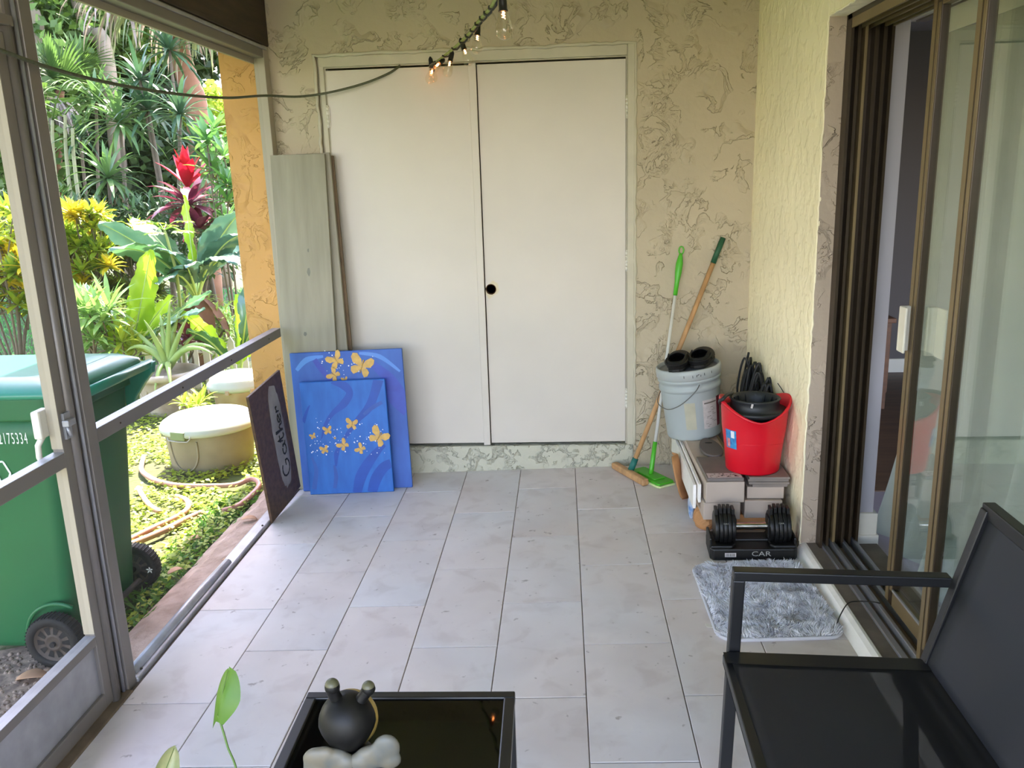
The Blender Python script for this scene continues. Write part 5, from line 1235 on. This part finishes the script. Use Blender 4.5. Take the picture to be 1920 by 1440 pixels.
# red cordyline
RED = M('red_cordyline', '9c0c1e', rough=.3, col2='b81a30', vs=5, transl=.4); MAR = M('maroon_cordyline', '5a1c33', rough=.28, col2='8a3a55', vs=6, transl=.25)
co = thing('cordyline', 'red and maroon leaved plant, bright red at its top, above the banana leaves', 'red plant', (-3.623, 8.200, -0.130))
stem(co, [(-3.623, 8.200, -0.130), (-3.640, 8.200, 1.195), (-3.647, 8.200, 1.479)], .025, CANE, 'cane')
rosette(co, (-3.632, 8.200, 1.595), 14, .36, .11, RED, droop=.5, up=(.7, 1.5), seed=3, name='red_leaves'); rosette(co, (-3.637, 8.200, 1.427), 22, .46, .10, MAR, droop=.7, up=(-.2, .9), seed=5, name='maroon_leaves')
rosette(co, (-3.516, 8.100, 1.198), 16, .40, .09, MAR, droop=.8, up=(-.1, 1.0), seed=6, name='maroon_leaves')
# crotons
CRO = M('croton_leaf', 'a8b02a', rough=.35, col2='6f9430', vs=7, transl=.42); UNDC = M('croton_leaf_dark', '4f6a2a', rough=.4, col2='6b6a2a', vs=7, transl=.25)
CROY = M('croton_leaf_gold', 'd2c02a', rough=.35, col2='b8a01e', vs=7, transl=.45)
def shrub(label, base, heads, L, w, mats, seed, cat='shrub', name='croton', n=16):
    t = thing(name, label, cat, base); g = random.Random(seed)
    hv = [Vector(c) for c in heads]; mains = hv[::6]
    for k, c in enumerate(hv):
        b = Vector(base)
        if k % 6: b = b.lerp(min(mains, key=lambda q: (q - c).length), .72)
        pts = [b, b.lerp(c, .6) + Vector((g.gauss(0, .03), g.gauss(0, .03), 0)), c]; stem(t, pts, taper(pts, .014 if k % 6 == 0 else .007, .006), CANE, 'branch', 5)
        rosette(t, c, n, L, w, mats[k % len(mats)], droop=.5, up=(-.3, 1.3), seed=seed * 31 + k, name='leaf_cluster', seg=4)
    return t
shrub('large golden croton bush at the far left seen past the screen door', (-4.832, 7.000, -0.130), [(-4.892, 6.881, 0.854), (-5.114, 7.291, 0.745), (-5.243, 7.250, 0.588), (-4.825, 7.147, 1.444), (-5.088, 7.063, 0.865), (-4.946, 7.398, 0.844), (-5.216, 7.338, 0.861), (-4.918, 7.443, 1.119), (-5.036, 7.576, 0.785), (-4.656, 7.129, 0.987), (-5.518, 7.537, 0.656), (-5.126, 7.320, 0.816), (-4.911, 7.380, 1.289), (-4.846, 7.021, 0.870), (-4.986, 7.237, 0.745), (-4.483, 6.760, 1.437), (-4.791, 6.819, 0.907), (-4.516, 6.642, 0.938), (-4.590, 6.654, 1.280), (-4.897, 6.782, 1.202), (-5.016, 7.065, 1.432), (-5.084, 7.190, 0.905), (-4.800, 6.601, 0.717), (-4.885, 7.010, 1.218), (-5.137, 6.974, 0.733), (-4.943, 6.695, 0.957), (-4.925, 7.181, 1.151), (-4.631, 7.019, 0.726), (-4.661, 6.969, 0.893), (-5.217, 7.164, 0.926), (-4.781, 7.209, 0.563), (-4.731, 6.601, 0.723), (-5.272, 7.215, 0.949), (-5.463, 7.491, 0.863), (-4.800, 6.826, 1.097), (-5.054, 6.980, 0.601), (-4.761, 7.196, 0.615), (-5.161, 7.096, 0.577), (-5.286, 7.584, 1.147), (-4.879, 7.077, 1.206), (-5.147, 7.043, 0.915), (-5.341, 7.427, 0.721), (-5.075, 6.874, 1.011), (-4.525, 6.846, 0.781), (-5.359, 7.589, 1.305), (-5.058, 7.075, 0.921), (-5.016, 7.343, 0.893), (-5.069, 6.901, 0.806), (-4.737, 6.897, 1.172), (-4.804, 6.961, 1.056), (-4.471, 6.636, 0.972), (-5.373, 7.517, 1.025), (-4.365, 6.615, 1.010), (-4.786, 7.176, 1.068), (-4.802, 7.082, 0.892), (-4.574, 6.992, 1.116), (-4.519, 6.896, 1.287), (-4.865, 7.436, 1.383), (-4.646, 6.886, 1.086), (-4.571, 6.743, 0.683)], .19, .055, [CRO, CROY, CRO], 2, n=18)
shrub('yellow green croton bush between the door post and the banana plants', (-4.755, 8.000, -0.130), [(-4.598, 7.848, 1.005), (-4.674, 7.927, 1.302), (-4.232, 7.607, 1.369), (-4.531, 7.997, 0.801), (-5.127, 8.281, 0.839), (-4.118, 7.444, 0.920), (-4.442, 7.981, 1.242), (-4.185, 7.521, 0.905), (-4.553, 7.535, 0.761), (-4.338, 7.545, 1.125), (-4.262, 7.497, 1.392), (-4.360, 7.452, 1.377), (-4.770, 8.191, 0.824), (-4.664, 7.683, 1.110), (-4.755, 8.245, 1.020), (-4.698, 8.028, 1.372), (-4.785, 7.855, 0.947), (-4.433, 7.959, 0.986), (-4.580, 7.629, 1.023), (-4.265, 7.520, 1.050), (-4.833, 8.063, 1.130), (-4.862, 7.990, 0.871), (-4.596, 7.482, 0.952), (-4.648, 7.615, 0.995), (-4.292, 7.691, 1.063), (-4.483, 8.053, 1.384), (-5.020, 8.257, 1.295), (-4.257, 7.504, 1.264), (-4.512, 8.139, 0.885), (-4.707, 7.719, 0.963), (-4.762, 7.952, 1.166), (-4.453, 7.523, 1.150), (-4.579, 8.124, 0.901), (-4.669, 7.866, 0.773), (-4.667, 8.066, 0.968), (-4.342, 7.430, 1.360), (-4.890, 8.200, 1.382), (-4.359, 7.400, 0.888), (-4.709, 7.958, 0.733), (-4.403, 7.490, 1.094), (-4.653, 7.737, 1.308), (-4.502, 7.537, 0.787), (-4.502, 7.545, 1.229), (-4.651, 7.834, 1.245), (-4.810, 7.732, 0.737), (-4.460, 8.006, 0.879), (-4.447, 7.506, 0.742), (-4.557, 8.007, 1.189), (-4.270, 7.581, 1.303), (-4.566, 7.470, 1.269), (-4.619, 7.728, 0.695), (-4.560, 7.655, 1.082), (-4.312, 7.547, 0.902), (-4.979, 8.246, 0.880), (-4.741, 8.278, 1.064), (-4.940, 8.101, 1.371), (-4.599, 7.894, 1.383), (-4.252, 7.715, 1.031), (-4.959, 8.209, 1.359), (-4.402, 7.448, 0.755), (-4.606, 7.758, 1.385), (-4.732, 7.767, 1.237), (-4.383, 7.434, 1.393), (-4.301, 7.858, 1.276)], .17, .05, [CRO, CRO, CROY], 4, n=18)
shrub('bushy green and gold croton behind the upright young banana leaf', (-4.387, 8.300, -0.130), [(-4.450, 8.557, 0.643), (-4.292, 8.646, 0.629), (-4.852, 8.660, 0.850), (-4.202, 8.079, 0.582), (-4.400, 8.381, 1.027), (-4.194, 8.152, 1.205), (-4.676, 8.536, 0.518), (-4.495, 8.097, 0.662), (-4.102, 8.001, 1.134), (-4.036, 8.151, 1.063), (-4.061, 8.203, 0.583), (-4.174, 8.474, 0.797), (-4.697, 8.483, 0.507), (-4.076, 8.209, 0.567), (-4.310, 8.102, 1.104), (-4.678, 8.422, 0.991), (-4.654, 8.237, 0.734), (-4.537, 8.337, 0.616), (-4.581, 8.493, 0.849), (-4.530, 8.016, 0.546), (-4.102, 8.013, 0.629), (-4.230, 8.405, 0.933), (-4.520, 8.127, 1.192), (-4.170, 8.529, 1.045), (-4.119, 8.241, 0.528), (-4.588, 8.543, 0.811), (-4.778, 8.558, 0.645), (-4.279, 8.662, 1.157), (-4.669, 8.428, 0.961), (-4.266, 8.647, 0.931), (-4.278, 8.222, 0.990), (-4.411, 8.104, 1.168), (-4.205, 8.113, 0.508), (-4.739, 8.373, 0.490), (-4.457, 8.416, 1.032), (-4.160, 8.295, 0.877), (-4.528, 8.023, 0.587), (-4.295, 8.091, 0.628), (-4.344, 8.441, 0.498), (-4.153, 8.304, 1.127), (-4.567, 8.206, 0.614), (-4.607, 8.597, 0.444), (-4.091, 8.342, 0.872), (-4.175, 8.204, 0.870), (-4.368, 8.264, 1.107), (-4.183, 8.439, 0.488), (-4.225, 8.062, 0.984), (-4.704, 8.607, 0.612), (-4.613, 8.542, 0.615), (-4.383, 8.532, 0.703)], .16, .045, [CRO, UNDC, CRO], 12, n=18)
# papaya sapling
PAP = M('papaya_leaf', '7fa52c', rough=.4, col2='9aba38', vs=8, transl=.4)
pa = thing('papaya_sapling', 'slender sapling with a flat spread of lobed lime green leaves', 'sapling', (-3.289, 6.900, -0.130))
stem(pa, [(-3.289, 6.900, -0.130), (-3.240, 6.900, 0.777), (-3.274, 6.900, 1.113), (-3.299, 6.900, 1.267)], taper([0, 0, 0, 0], .016, .010), M('sapling_stem', '8f9a5a', rough=.7), 'stem')
g = random.Random(31)
for k in range(9):
    a = k * 2.4; inv = pa.matrix_world.inverted(); c = Vector((-3.300, 6.900, 1.259)); e = c + Vector((math.cos(a) * g.uniform(.12, .28), math.sin(a) * .2, g.uniform(-.02, .09)))
    stem(pa, [c, (c + e) / 2 + Vector((0, 0, .03)), e], .004, PAP, 'leaf_stalk', 5); mb = MB()
    for j in range(7):
        b_ = a + (j - 3) * .55; d = Vector((math.cos(b_), math.sin(b_), .05)); mb.blade(inv @ e, d, .11 * (1 - .06 * abs(j - 3)), .05, droop=.5, n=4, fold=.15)
    mb.build('leaf', PAP, pa)
# aloe in its pot
ALO = M('aloe_leaf', '7f9a5a', rough=.45, col2='97b06a', vs=6, transl=.12); POTW = M('weathered_white_pot', 'b9b0a0', rough=.8, col2='8f7f70', vs=7)
al = thing('potted_aloe', 'spiky green aloe in a wide weathered white pot behind the bin', 'aloe', (-3.131, 6.250, -0.130))
MB().lathe([(.0001, 0), (.165, 0), (.175, .02), (.215, .26), (.235, .29), (.262, .30), (.268, .33), (.255, .345), (.235, .345), (.225, .30), (.0001, .29)], 44).build('pot', POTW, al)
for k in range(9):
    a = 2 * PI * k / 9; MB().tube(smooth([((.215 + dr_) * math.cos(a + q), (.215 + dr_) * math.sin(a + q), z) for q, z, dr_ in ((-.22, .22, -.004), (-.05, .12, -.02), (.10, .17, -.015), (.22, .22, -.004))], 4), .007, 6).build('pot_relief', POTW, al)
g = random.Random(41); c = Vector((.03, 0, .36))
inv = al.matrix_world.inverted()
tips = [(-2.996, 6.200, 0.761), (-3.165, 6.100, 0.638), (-2.870, 6.200, 0.635), (-3.385, 6.300, 0.545), (-3.030, 6.400, 0.647), (-2.592, 6.000, 0.420), (-2.573, 5.900, 0.401), (-3.085, 5.950, 0.091), (-2.925, 5.900, 0.122), (-3.184, 6.400, 0.630), (-3.401, 6.200, 0.374), (-2.900, 6.400, 0.473)]
for k, tp in enumerate(tips):
    tp = inv @ Vector(tp); mb = MB(); n = 8; vs = []; d = (tp - c); s = d.cross(Vector((.2, 1, 0))).normalized() if k % 2 else d.cross(Vector((-.3, 1, .1))).normalized()
    P = [c + d * t + Vector((0, 0, .10 * 4 * t * (1 - t) * (.3 if d.z > .2 else 1))) for t in [i / n for i in range(n + 1)]]
    mb.tube(P, [.028 * (1 - t / n) ** .7 + .002 for t in range(n + 1)], 8); mb.build('leaf', ALO, al)
# smaller bed plants
shrub('low clump of glossy strap leaved plants behind the bin lid', (-3.811, 6.500, -0.130), [(-3.612, 6.151, 0.489), (-3.779, 6.425, 0.650), (-3.654, 6.614, 0.365), (-3.815, 6.424, 0.696), (-3.682, 6.326, 0.436), (-3.818, 6.648, 0.295), (-3.910, 6.596, 0.451), (-3.737, 6.287, 0.668), (-4.034, 6.592, 0.287), (-3.619, 6.149, 0.681), (-3.767, 6.357, 0.672), (-3.509, 6.137, 0.626), (-3.490, 6.220, 0.705)], .30, .045, [M('strap_leaf', '6f9a4a', rough=.28, col2='9ab86a', vs=6, transl=.35)], 6, cat='bed plant', name='bromeliad', n=18)
shrub('small clump of narrow yellowish leaves left of the aloe', (-3.530, 6.400, -0.130), [(-3.431, 6.230, 0.443), (-3.507, 6.426, 0.421), (-3.483, 6.396, 0.274), (-3.392, 6.333, 0.370)], .24, .035, [M('yellow_strap_leaf', 'b3b83a', rough=.35, col2='8fa83a', vs=6, transl=.4)], 7, cat='bed plant', name='spider_plant', n=16)
shrub('small dark red leaved plant beside the aloe', (-3.141, 6.600, -0.130), [(-3.117, 6.686, 0.329), (-3.036, 6.480, 0.360), (-2.996, 6.439, 0.423)], .16, .05, [MAR], 8, cat='bed plant', name='red_bedding_plant', n=12)
shrub('leafy papaya like plant with hanging pale green leaves against the yellow wall', (-3.216, 8.000, -0.130), [(-3.290, 7.958, 1.976), (-3.097, 7.838, 1.861), (-3.094, 7.816, 1.614), (-3.313, 8.014, 2.014), (-3.251, 8.167, 1.236), (-3.300, 8.017, 1.738), (-3.282, 8.151, 2.127), (-3.112, 7.857, 1.458), (-3.276, 8.226, 1.982), (-3.408, 8.277, 1.245), (-3.455, 8.349, 1.852), (-3.259, 8.065, 1.732), (-3.256, 8.120, 1.252), (-3.063, 7.862, 1.577)], .26, .07, [M('hanging_leaf', '4f7f3a', rough=.4, col2='6a964a', vs=6, transl=.35)], 9, cat='shrub', name='leafy_shrub', n=10)
shrub('low green weeds growing along the foot of the second tub', (-2.708, 5.600, -0.130), [(-2.558, 5.516, 0.118), (-2.597, 5.673, 0.113), (-2.669, 5.618, 0.046), (-2.680, 5.560, 0.121), (-2.699, 5.725, 0.068)], .12, .03, [COVER], 10, cat='weeds', name='weed_clump', n=14)
# undergrowth between the beds and the trees
UND = M('undergrowth_leaf', '33502c', rough=.45, col2='4c6c38', vs=2, transl=.3)
def bush(label, base, crown, mat, n, seed, L=.13):
    t = thing('bush', label, 'bush', base); g = random.Random(seed); inv = t.matrix_world.inverted()
    for c, rad in crown:
        c = inv @ Vector(c); pts = [Vector((0, 0, 0)), c * .5 + Vector((.05, 0, 0)), c]
        MB().tube(smooth(pts, 4), [.03 - .0025 * i for i in range(9)], 6).build('branch', CANE, t); mb = MB()
        for i in range(n):
            u = Vector((g.gauss(0, 1), g.gauss(0, 1), g.gauss(0, 1))).normalized() * (g.random() ** .4); p = c + Vector((u.x * rad[0], u.y * rad[1], u.z * rad[2]))
            mb.blade(p, (u.x + g.gauss(0, .5), u.y + g.gauss(0, .5), u.z * .4 + g.gauss(.2, .4)), L * g.uniform(.7, 1.3), L * .3, droop=.7, n=2, fold=.25, prof=lambda t: (.15, 1, .05)[min(2, int(t * 2 + .5))])
        tag(mb.build('foliage', mat, t), kind='stuff')
    return t
bush('dark leafy bush behind the banana plants, left half of the bed', (-5.404, 9.000, -0.130), [((-5.435, 9.000, 1.138), (.75, .5, .45)), ((-4.912, 8.800, 1.081), (.6, .5, .40)), ((-6.034, 9.400, 1.247), (.7, .5, .5))], UND, 700, 61)
bush('dark leafy bush behind the red leaved plant, right half of the bed', (-4.203, 9.000, -0.130), [((-4.358, 9.000, 1.108), (.6, .5, .45)), ((-3.675, 8.800, 1.159), (.55, .5, .55)), ((-4.864, 9.300, 1.160), (.6, .5, .40))], UND, 700, 62)
bush('sunny pale green low bush under the banana leaves beside the picket fence', (-3.661, 7.600, -0.130), [((-3.675, 7.700, 0.427), (.5, .35, .22)), ((-4.044, 7.500, 0.418), (.5, .35, .22)), ((-3.184, 7.600, 0.281), (.35, .3, .25))], M('pale_bush_leaf', '8aa548', rough=.4, col2='a9bf5f', vs=4, transl=.45), 420, 63, .10)
# thin palm canes
ca_ = thing('palm_clump', 'clump of thin pale palm canes behind the croton bush', 'palm', (-6.128, 10.200, -0.130)); g = random.Random(17)
for b, m, t in [((-6.269, 10.200, -0.130), (-6.231, 10.200, 1.784), (-6.176, 10.200, 2.343)), ((-6.188, 10.200, -0.130), (-6.151, 10.200, 1.781), (-6.080, 10.200, 2.432)), ((-6.025, 10.200, -0.130), (-5.990, 10.200, 1.776), (-5.912, 10.200, 2.487)), ((-5.929, 10.200, -0.130), (-5.896, 10.200, 1.773), (-5.845, 10.200, 2.332))]:
    pts = [b, m, t]; stem(ca_, pts, taper(pts, .03, .02), M('pale_cane', '9a9a78', rough=.7, var=.12, vs=9), 'cane', 6)
def frond(par, base, d, L, w, mat, droop, n=16, seed=0, name='frond'):
    g = random.Random(seed); inv = par.matrix_world.inverted(); p = inv @ Vector(base); d = Vector(d).normalized(); mb = MB(); P = [p.copy()]
    for i in range(n):
        d = (d + Vector((0, 0, -1)) * droop / n * (.4 + 1.2 * i / n)).normalized(); p = p + d * L / n; P.append(p.copy())
        s = d.cross(Vector((0, 0, 1))); s = s.normalized() if s.length > .05 else Vector((1, 0, 0))
        l_ = w * math.sin(PI * (.12 + .86 * i / n)) ** .7
        for q in (-1, 1): mb.blade(p, (s * q + d * .6 + Vector((0, 0, g.uniform(-.25, .1)))), l_ * g.uniform(.85, 1.1), .030, droop=.8, n=3, fold=.1)
    mb.tube(P, .008, 5); return tag(mb.build(name, mat, par), kind='stuff')
PALM = M('palm_leaf', '506f3a', rough=.4, col2='6f9048', vs=3, transl=.35); DEAD = M('dead_frond', '9a8a7f', rough=.85, col2='b3a49c', vs=4, transl=.2)
for k, (b, a) in enumerate([((-6.176, 10.200, 2.343), 2.40), ((-6.080, 10.200, 2.432), 0.60), ((-5.912, 10.200, 2.487), 1.20), ((-5.845, 10.200, 2.332), -0.50), ((-5.912, 10.200, 2.487), 3.40), ((-6.080, 10.200, 2.432), 5.20)]): frond(ca_, b, (math.cos(a), math.sin(a) * .4, .7), 1.1, .34, PALM, 1.6, 14, k)
def fan(par, c, r, nrm, mat, seed, name='fan_leaf', n=26, spread=2.6):
    g = random.Random(seed); inv = par.matrix_world.inverted(); c = inv @ Vector(c); z = Vector(nrm).normalized(); x, y, z = frame(z); mb = MB()
    for i in range(n):
        a = PI / 2 + spread * (i / (n - 1) - .5) * 1.1; d = x * math.cos(a) + y * math.sin(a) + z * .1
        mb.blade(c, d, r * g.uniform(.85, 1.05), .06, droop=.5, n=5, fold=.3, prof=lambda t: .4 + .9 * t if t < .5 else .95 * (1 - ((t - .5) / .5) ** 2) + .03)
    return tag(mb.build(name, mat, par), kind='stuff')
fp = thing('fan_palm', 'fan palm with broad green fans over a skirt of dead grey fronds', 'palm', (-7.036, 11.500, -0.130))
stem(fp, [(-7.036, 11.500, -0.130), (-6.869, 11.500, 2.014), (-6.688, 11.500, 2.908)], .06, HUSK, 'trunk')
for k, (c, r, nr) in enumerate([((-6.619, 11.400, 2.963), .62, (-.3, -1, .2)), ((-6.607, 11.500, 3.040), .66, (.5, -1, .3)), ((-6.791, 11.500, 3.047), .6, (-.8, -1, .1)), ((-6.823, 11.700, 3.137), .6, (0, -.6, 1)), ((-6.415, 11.600, 3.212), .55, (.3, -1, .4))]): fan(fp, c, r, nr, PALM, k)
for k, (c, r) in enumerate([((-6.634, 11.300, 2.820), .65), ((-6.589, 11.400, 2.794), .7), ((-6.794, 11.400, 2.801), .6)]):
    inv = fp.matrix_world.inverted(); mb = MB(); g = random.Random(k)
    for i in range(30): mb.blade(inv @ Vector(c), (g.uniform(-.8, .8), g.uniform(-.5, .3), -.5), r * g.uniform(.6, 1), .035, droop=1.6, n=4, fold=.3)
    tag(mb.build('dead_fronds', DEAD, fp), kind='stuff')
wp = thing('brown_palm', 'tall palm with smooth reddish brown trunk and hanging fronds near the yellow wall', 'palm', (-5.089, 11.800, -0.130))
stem(wp, [(-5.089, 11.800, -0.130), (-4.969, 11.800, 2.419), (-5.044, 11.800, 3.012), (-5.164, 11.800, 3.627), (-5.240, 11.800, 4.420)], taper([0] * 5, .17, .12), M('palm_trunk', '8a5f48', rough=.8, var=.15, vs=6), 'trunk', 12)
HANG = M('hanging_frond', '5f6f4a', rough=.5, col2='93a06f', vs=3, transl=.3)
for k, (c, r) in enumerate([((-5.647, 11.500, 4.054), 0.95), ((-5.418, 11.600, 3.999), 1.00), ((-5.031, 11.400, 4.041), 0.95), ((-4.813, 11.500, 3.891), 1.00), ((-4.585, 11.600, 3.770), 0.90), ((-5.677, 11.900, 4.264), 1.00), ((-5.131, 11.900, 3.943), 0.90), ((-4.528, 11.800, 4.032), 1.00), ((-5.113, 11.300, 4.119), 1.00), ((-4.566, 11.300, 4.033), 0.95)]):
    inv = wp.matrix_world.inverted(); mb = MB(); g = random.Random(k + 50)
    for i in range(34): mb.blade(inv @ Vector(c), (g.uniform(-1, 1), g.uniform(-.6, .6), g.uniform(-.4, .7)), r * g.uniform(.7, 1.1), .05, droop=2.6, n=6, fold=.3)
    tag(mb.build('frond', HANG if k % 3 else DEAD, wp), kind='stuff')
# trees behind
BARK = M('pale_bark', '9a8a78', rough=.85, var=.18, vs=5)
def tree(label, base, top, r0, crown, leafmat, n, seed, L=.16, lean=()):
    t = thing('tree', label, 'tree', base); pts = [base, *lean, top]; stem(t, pts, taper(pts, r0, r0 * .6), BARK, 'trunk', 10); g = random.Random(seed)
    inv = t.matrix_world.inverted(); V = []; F = []
    for c, rad in crown:
        c = inv @ Vector(c)
        for i in range(n):
            u = Vector((g.gauss(0, 1), g.gauss(0, 1), g.gauss(0, 1))).normalized() * (g.random() ** .45); p = c + Vector((u.x * rad[0], u.y * rad[1], u.z * rad[2]))
            d = Vector((g.gauss(0, 1), g.gauss(0, 1), g.gauss(-.3, .7))).normalized(); s = d.cross(Vector((g.gauss(0, 1), g.gauss(0, 1), g.gauss(0, 1)))).normalized() * L * .26; l_ = L * g.uniform(.7, 1.2)
            b = len(V); V += [p, p + d * l_ * .5 - s, p + d * l_, p + d * l_ * .5 + s]; F.append((b, b + 1, b + 2, b + 3))
    mb = MB(); mb.add(V, F, True); tag(mb.build('foliage', leafmat, t), kind='stuff')
FOLD = M('dark_foliage', '2c4022', rough=.5, col2='3f582c', vs=1.2, transl=.35); FOLM = M('mid_foliage', '4a662e', rough=.5, col2='6a8a3a', vs=1.2, transl=.42); FOLY = M('lime_foliage', '9fb53a', rough=.5, col2='b9cc50', vs=1.2, transl=.5)
tree('leaning pale trunked tree rising above the fan palm', (-6.893, 13.000, -0.130), (-7.189, 13.000, 4.911), .13, [((-7.567, 13.400, 4.575), (1.6, 1.2, 1.0)), ((-7.020, 14.200, 4.312), (1.3, 1.0, .8))], FOLM, 2600, 1, lean=((-6.760, 13.000, 3.502), (-6.989, 13.000, 3.885)))
tree('slim pale trunked tree at the far left above the croton', (-7.632, 12.400, -0.130), (-7.432, 12.400, 4.785), .10, [((-7.988, 13.000, 4.073), (1.3, 1.2, 1.3)), ((-8.007, 13.600, 3.705), (1.0, 1.0, .9))], FOLM, 2000, 2, lean=((-7.394, 12.400, 3.667), (-7.477, 12.400, 4.095)))
tree('dark dense tree filling the back left of the garden', (-10.130, 16.000, -0.130), (-9.705, 16.000, 3.619), .2, [((-9.890, 16.000, 3.152), (2.2, 1.3, 2.4)), ((-8.700, 15.400, 2.603), (1.6, 1.0, 1.8)), ((-10.024, 15.000, 2.172), (1.8, 1, 1.4)), ((-8.652, 16.000, 4.412), (2, 1.2, 1.6))], FOLD, 3600, 3, L=.24)
tree('dark tree behind the dracaenas in the middle of the garden', (-7.878, 15.500, -0.130), (-7.689, 15.500, 3.036), .2, [((-7.602, 15.000, 2.548), (1.7, 1.0, 1.7)), ((-6.648, 14.000, 1.789), (1.5, .8, 1.0)), ((-7.303, 13.500, 1.727), (1.4, .8, .9)), ((-6.952, 16.000, 4.344), (1.2, 1, .9))], FOLD, 3600, 4, L=.22)
tree('sunlit lime green tree behind the brown palm trunk', (-5.948, 14.500, -0.130), (-5.786, 14.500, 2.722), .12, [((-5.781, 14.500, 2.765), (.75, .7, .55)), ((-5.788, 14.000, 1.762), (.8, .7, .5))], FOLY, 1500, 5)
tree('pale green tree to the left beyond the screen door', (-8.714, 12.000, -0.130), (-8.446, 12.000, 3.512), .15, [((-8.474, 12.000, 3.373), (2.0, 1.6, 2.4)), ((-7.735, 11.000, 2.304), (1.4, 1, 1.4))], FOLM, 2600, 6, L=.2)
tree('broad unseen tree added left of the patio to block low sky', (-7.6, 2.6, G0), (-7.6, 2.6, 3.4), .2, [((-7.6, 3.4, 4.2), (2.0, 2.6, 2.6)), ((-7.4, .4, 3.8), (1.8, 2.4, 2.6))], FOLM, 3000, 8, L=.34)  # added out of view to cut the sky glare on the left floor
tree('dense unseen tree added left of the patio nearer the viewer to hold back sky', (-7.2, -3.0, G0), (-7.2, -3.0, 3.4), .2, [((-7.2, -3.2, 4.2), (2.0, 2.6, 2.8)), ((-7.8, 6.2, 4.4), (1.6, 2.0, 2.8))], FOLM, 3000, 9, L=.34)  # second out-of-view tree added to even out the light from the left
# neighbouring house glimpsed between the leaves
ho = thing('neighbour_house', 'pale house with brown roof glimpsed between the leaves by the yellow wall', 'house', (-9.040, 22.000, -0.130))
MB().box((-.3, 1.5, 1.1), (5, 3, 2.2)).build('wall', M('house_wall', '938a7c', rough=.8), ho)
MB().prism([(-2.9, 2.15), (2.5, 2.15), (1.6, 3.1), (-2.0, 3.1)], -.3, 3.3, Matrix(((1, 0, 0, 0), (0, 0, 1, 0), (0, 1, 0, 0), (0, 0, 0, 1)))).build('roof', M('roof_brown', '7a4a3a', rough=.8, var=.1), ho)
w_ = MB().box((-.2, -.01, 1.3), (.9, .06, .9)).build('window', WHITE, ho); MB().box((-.2, -.045, 1.3), (.78, .02, .78)).build('pane', INTD, w_)
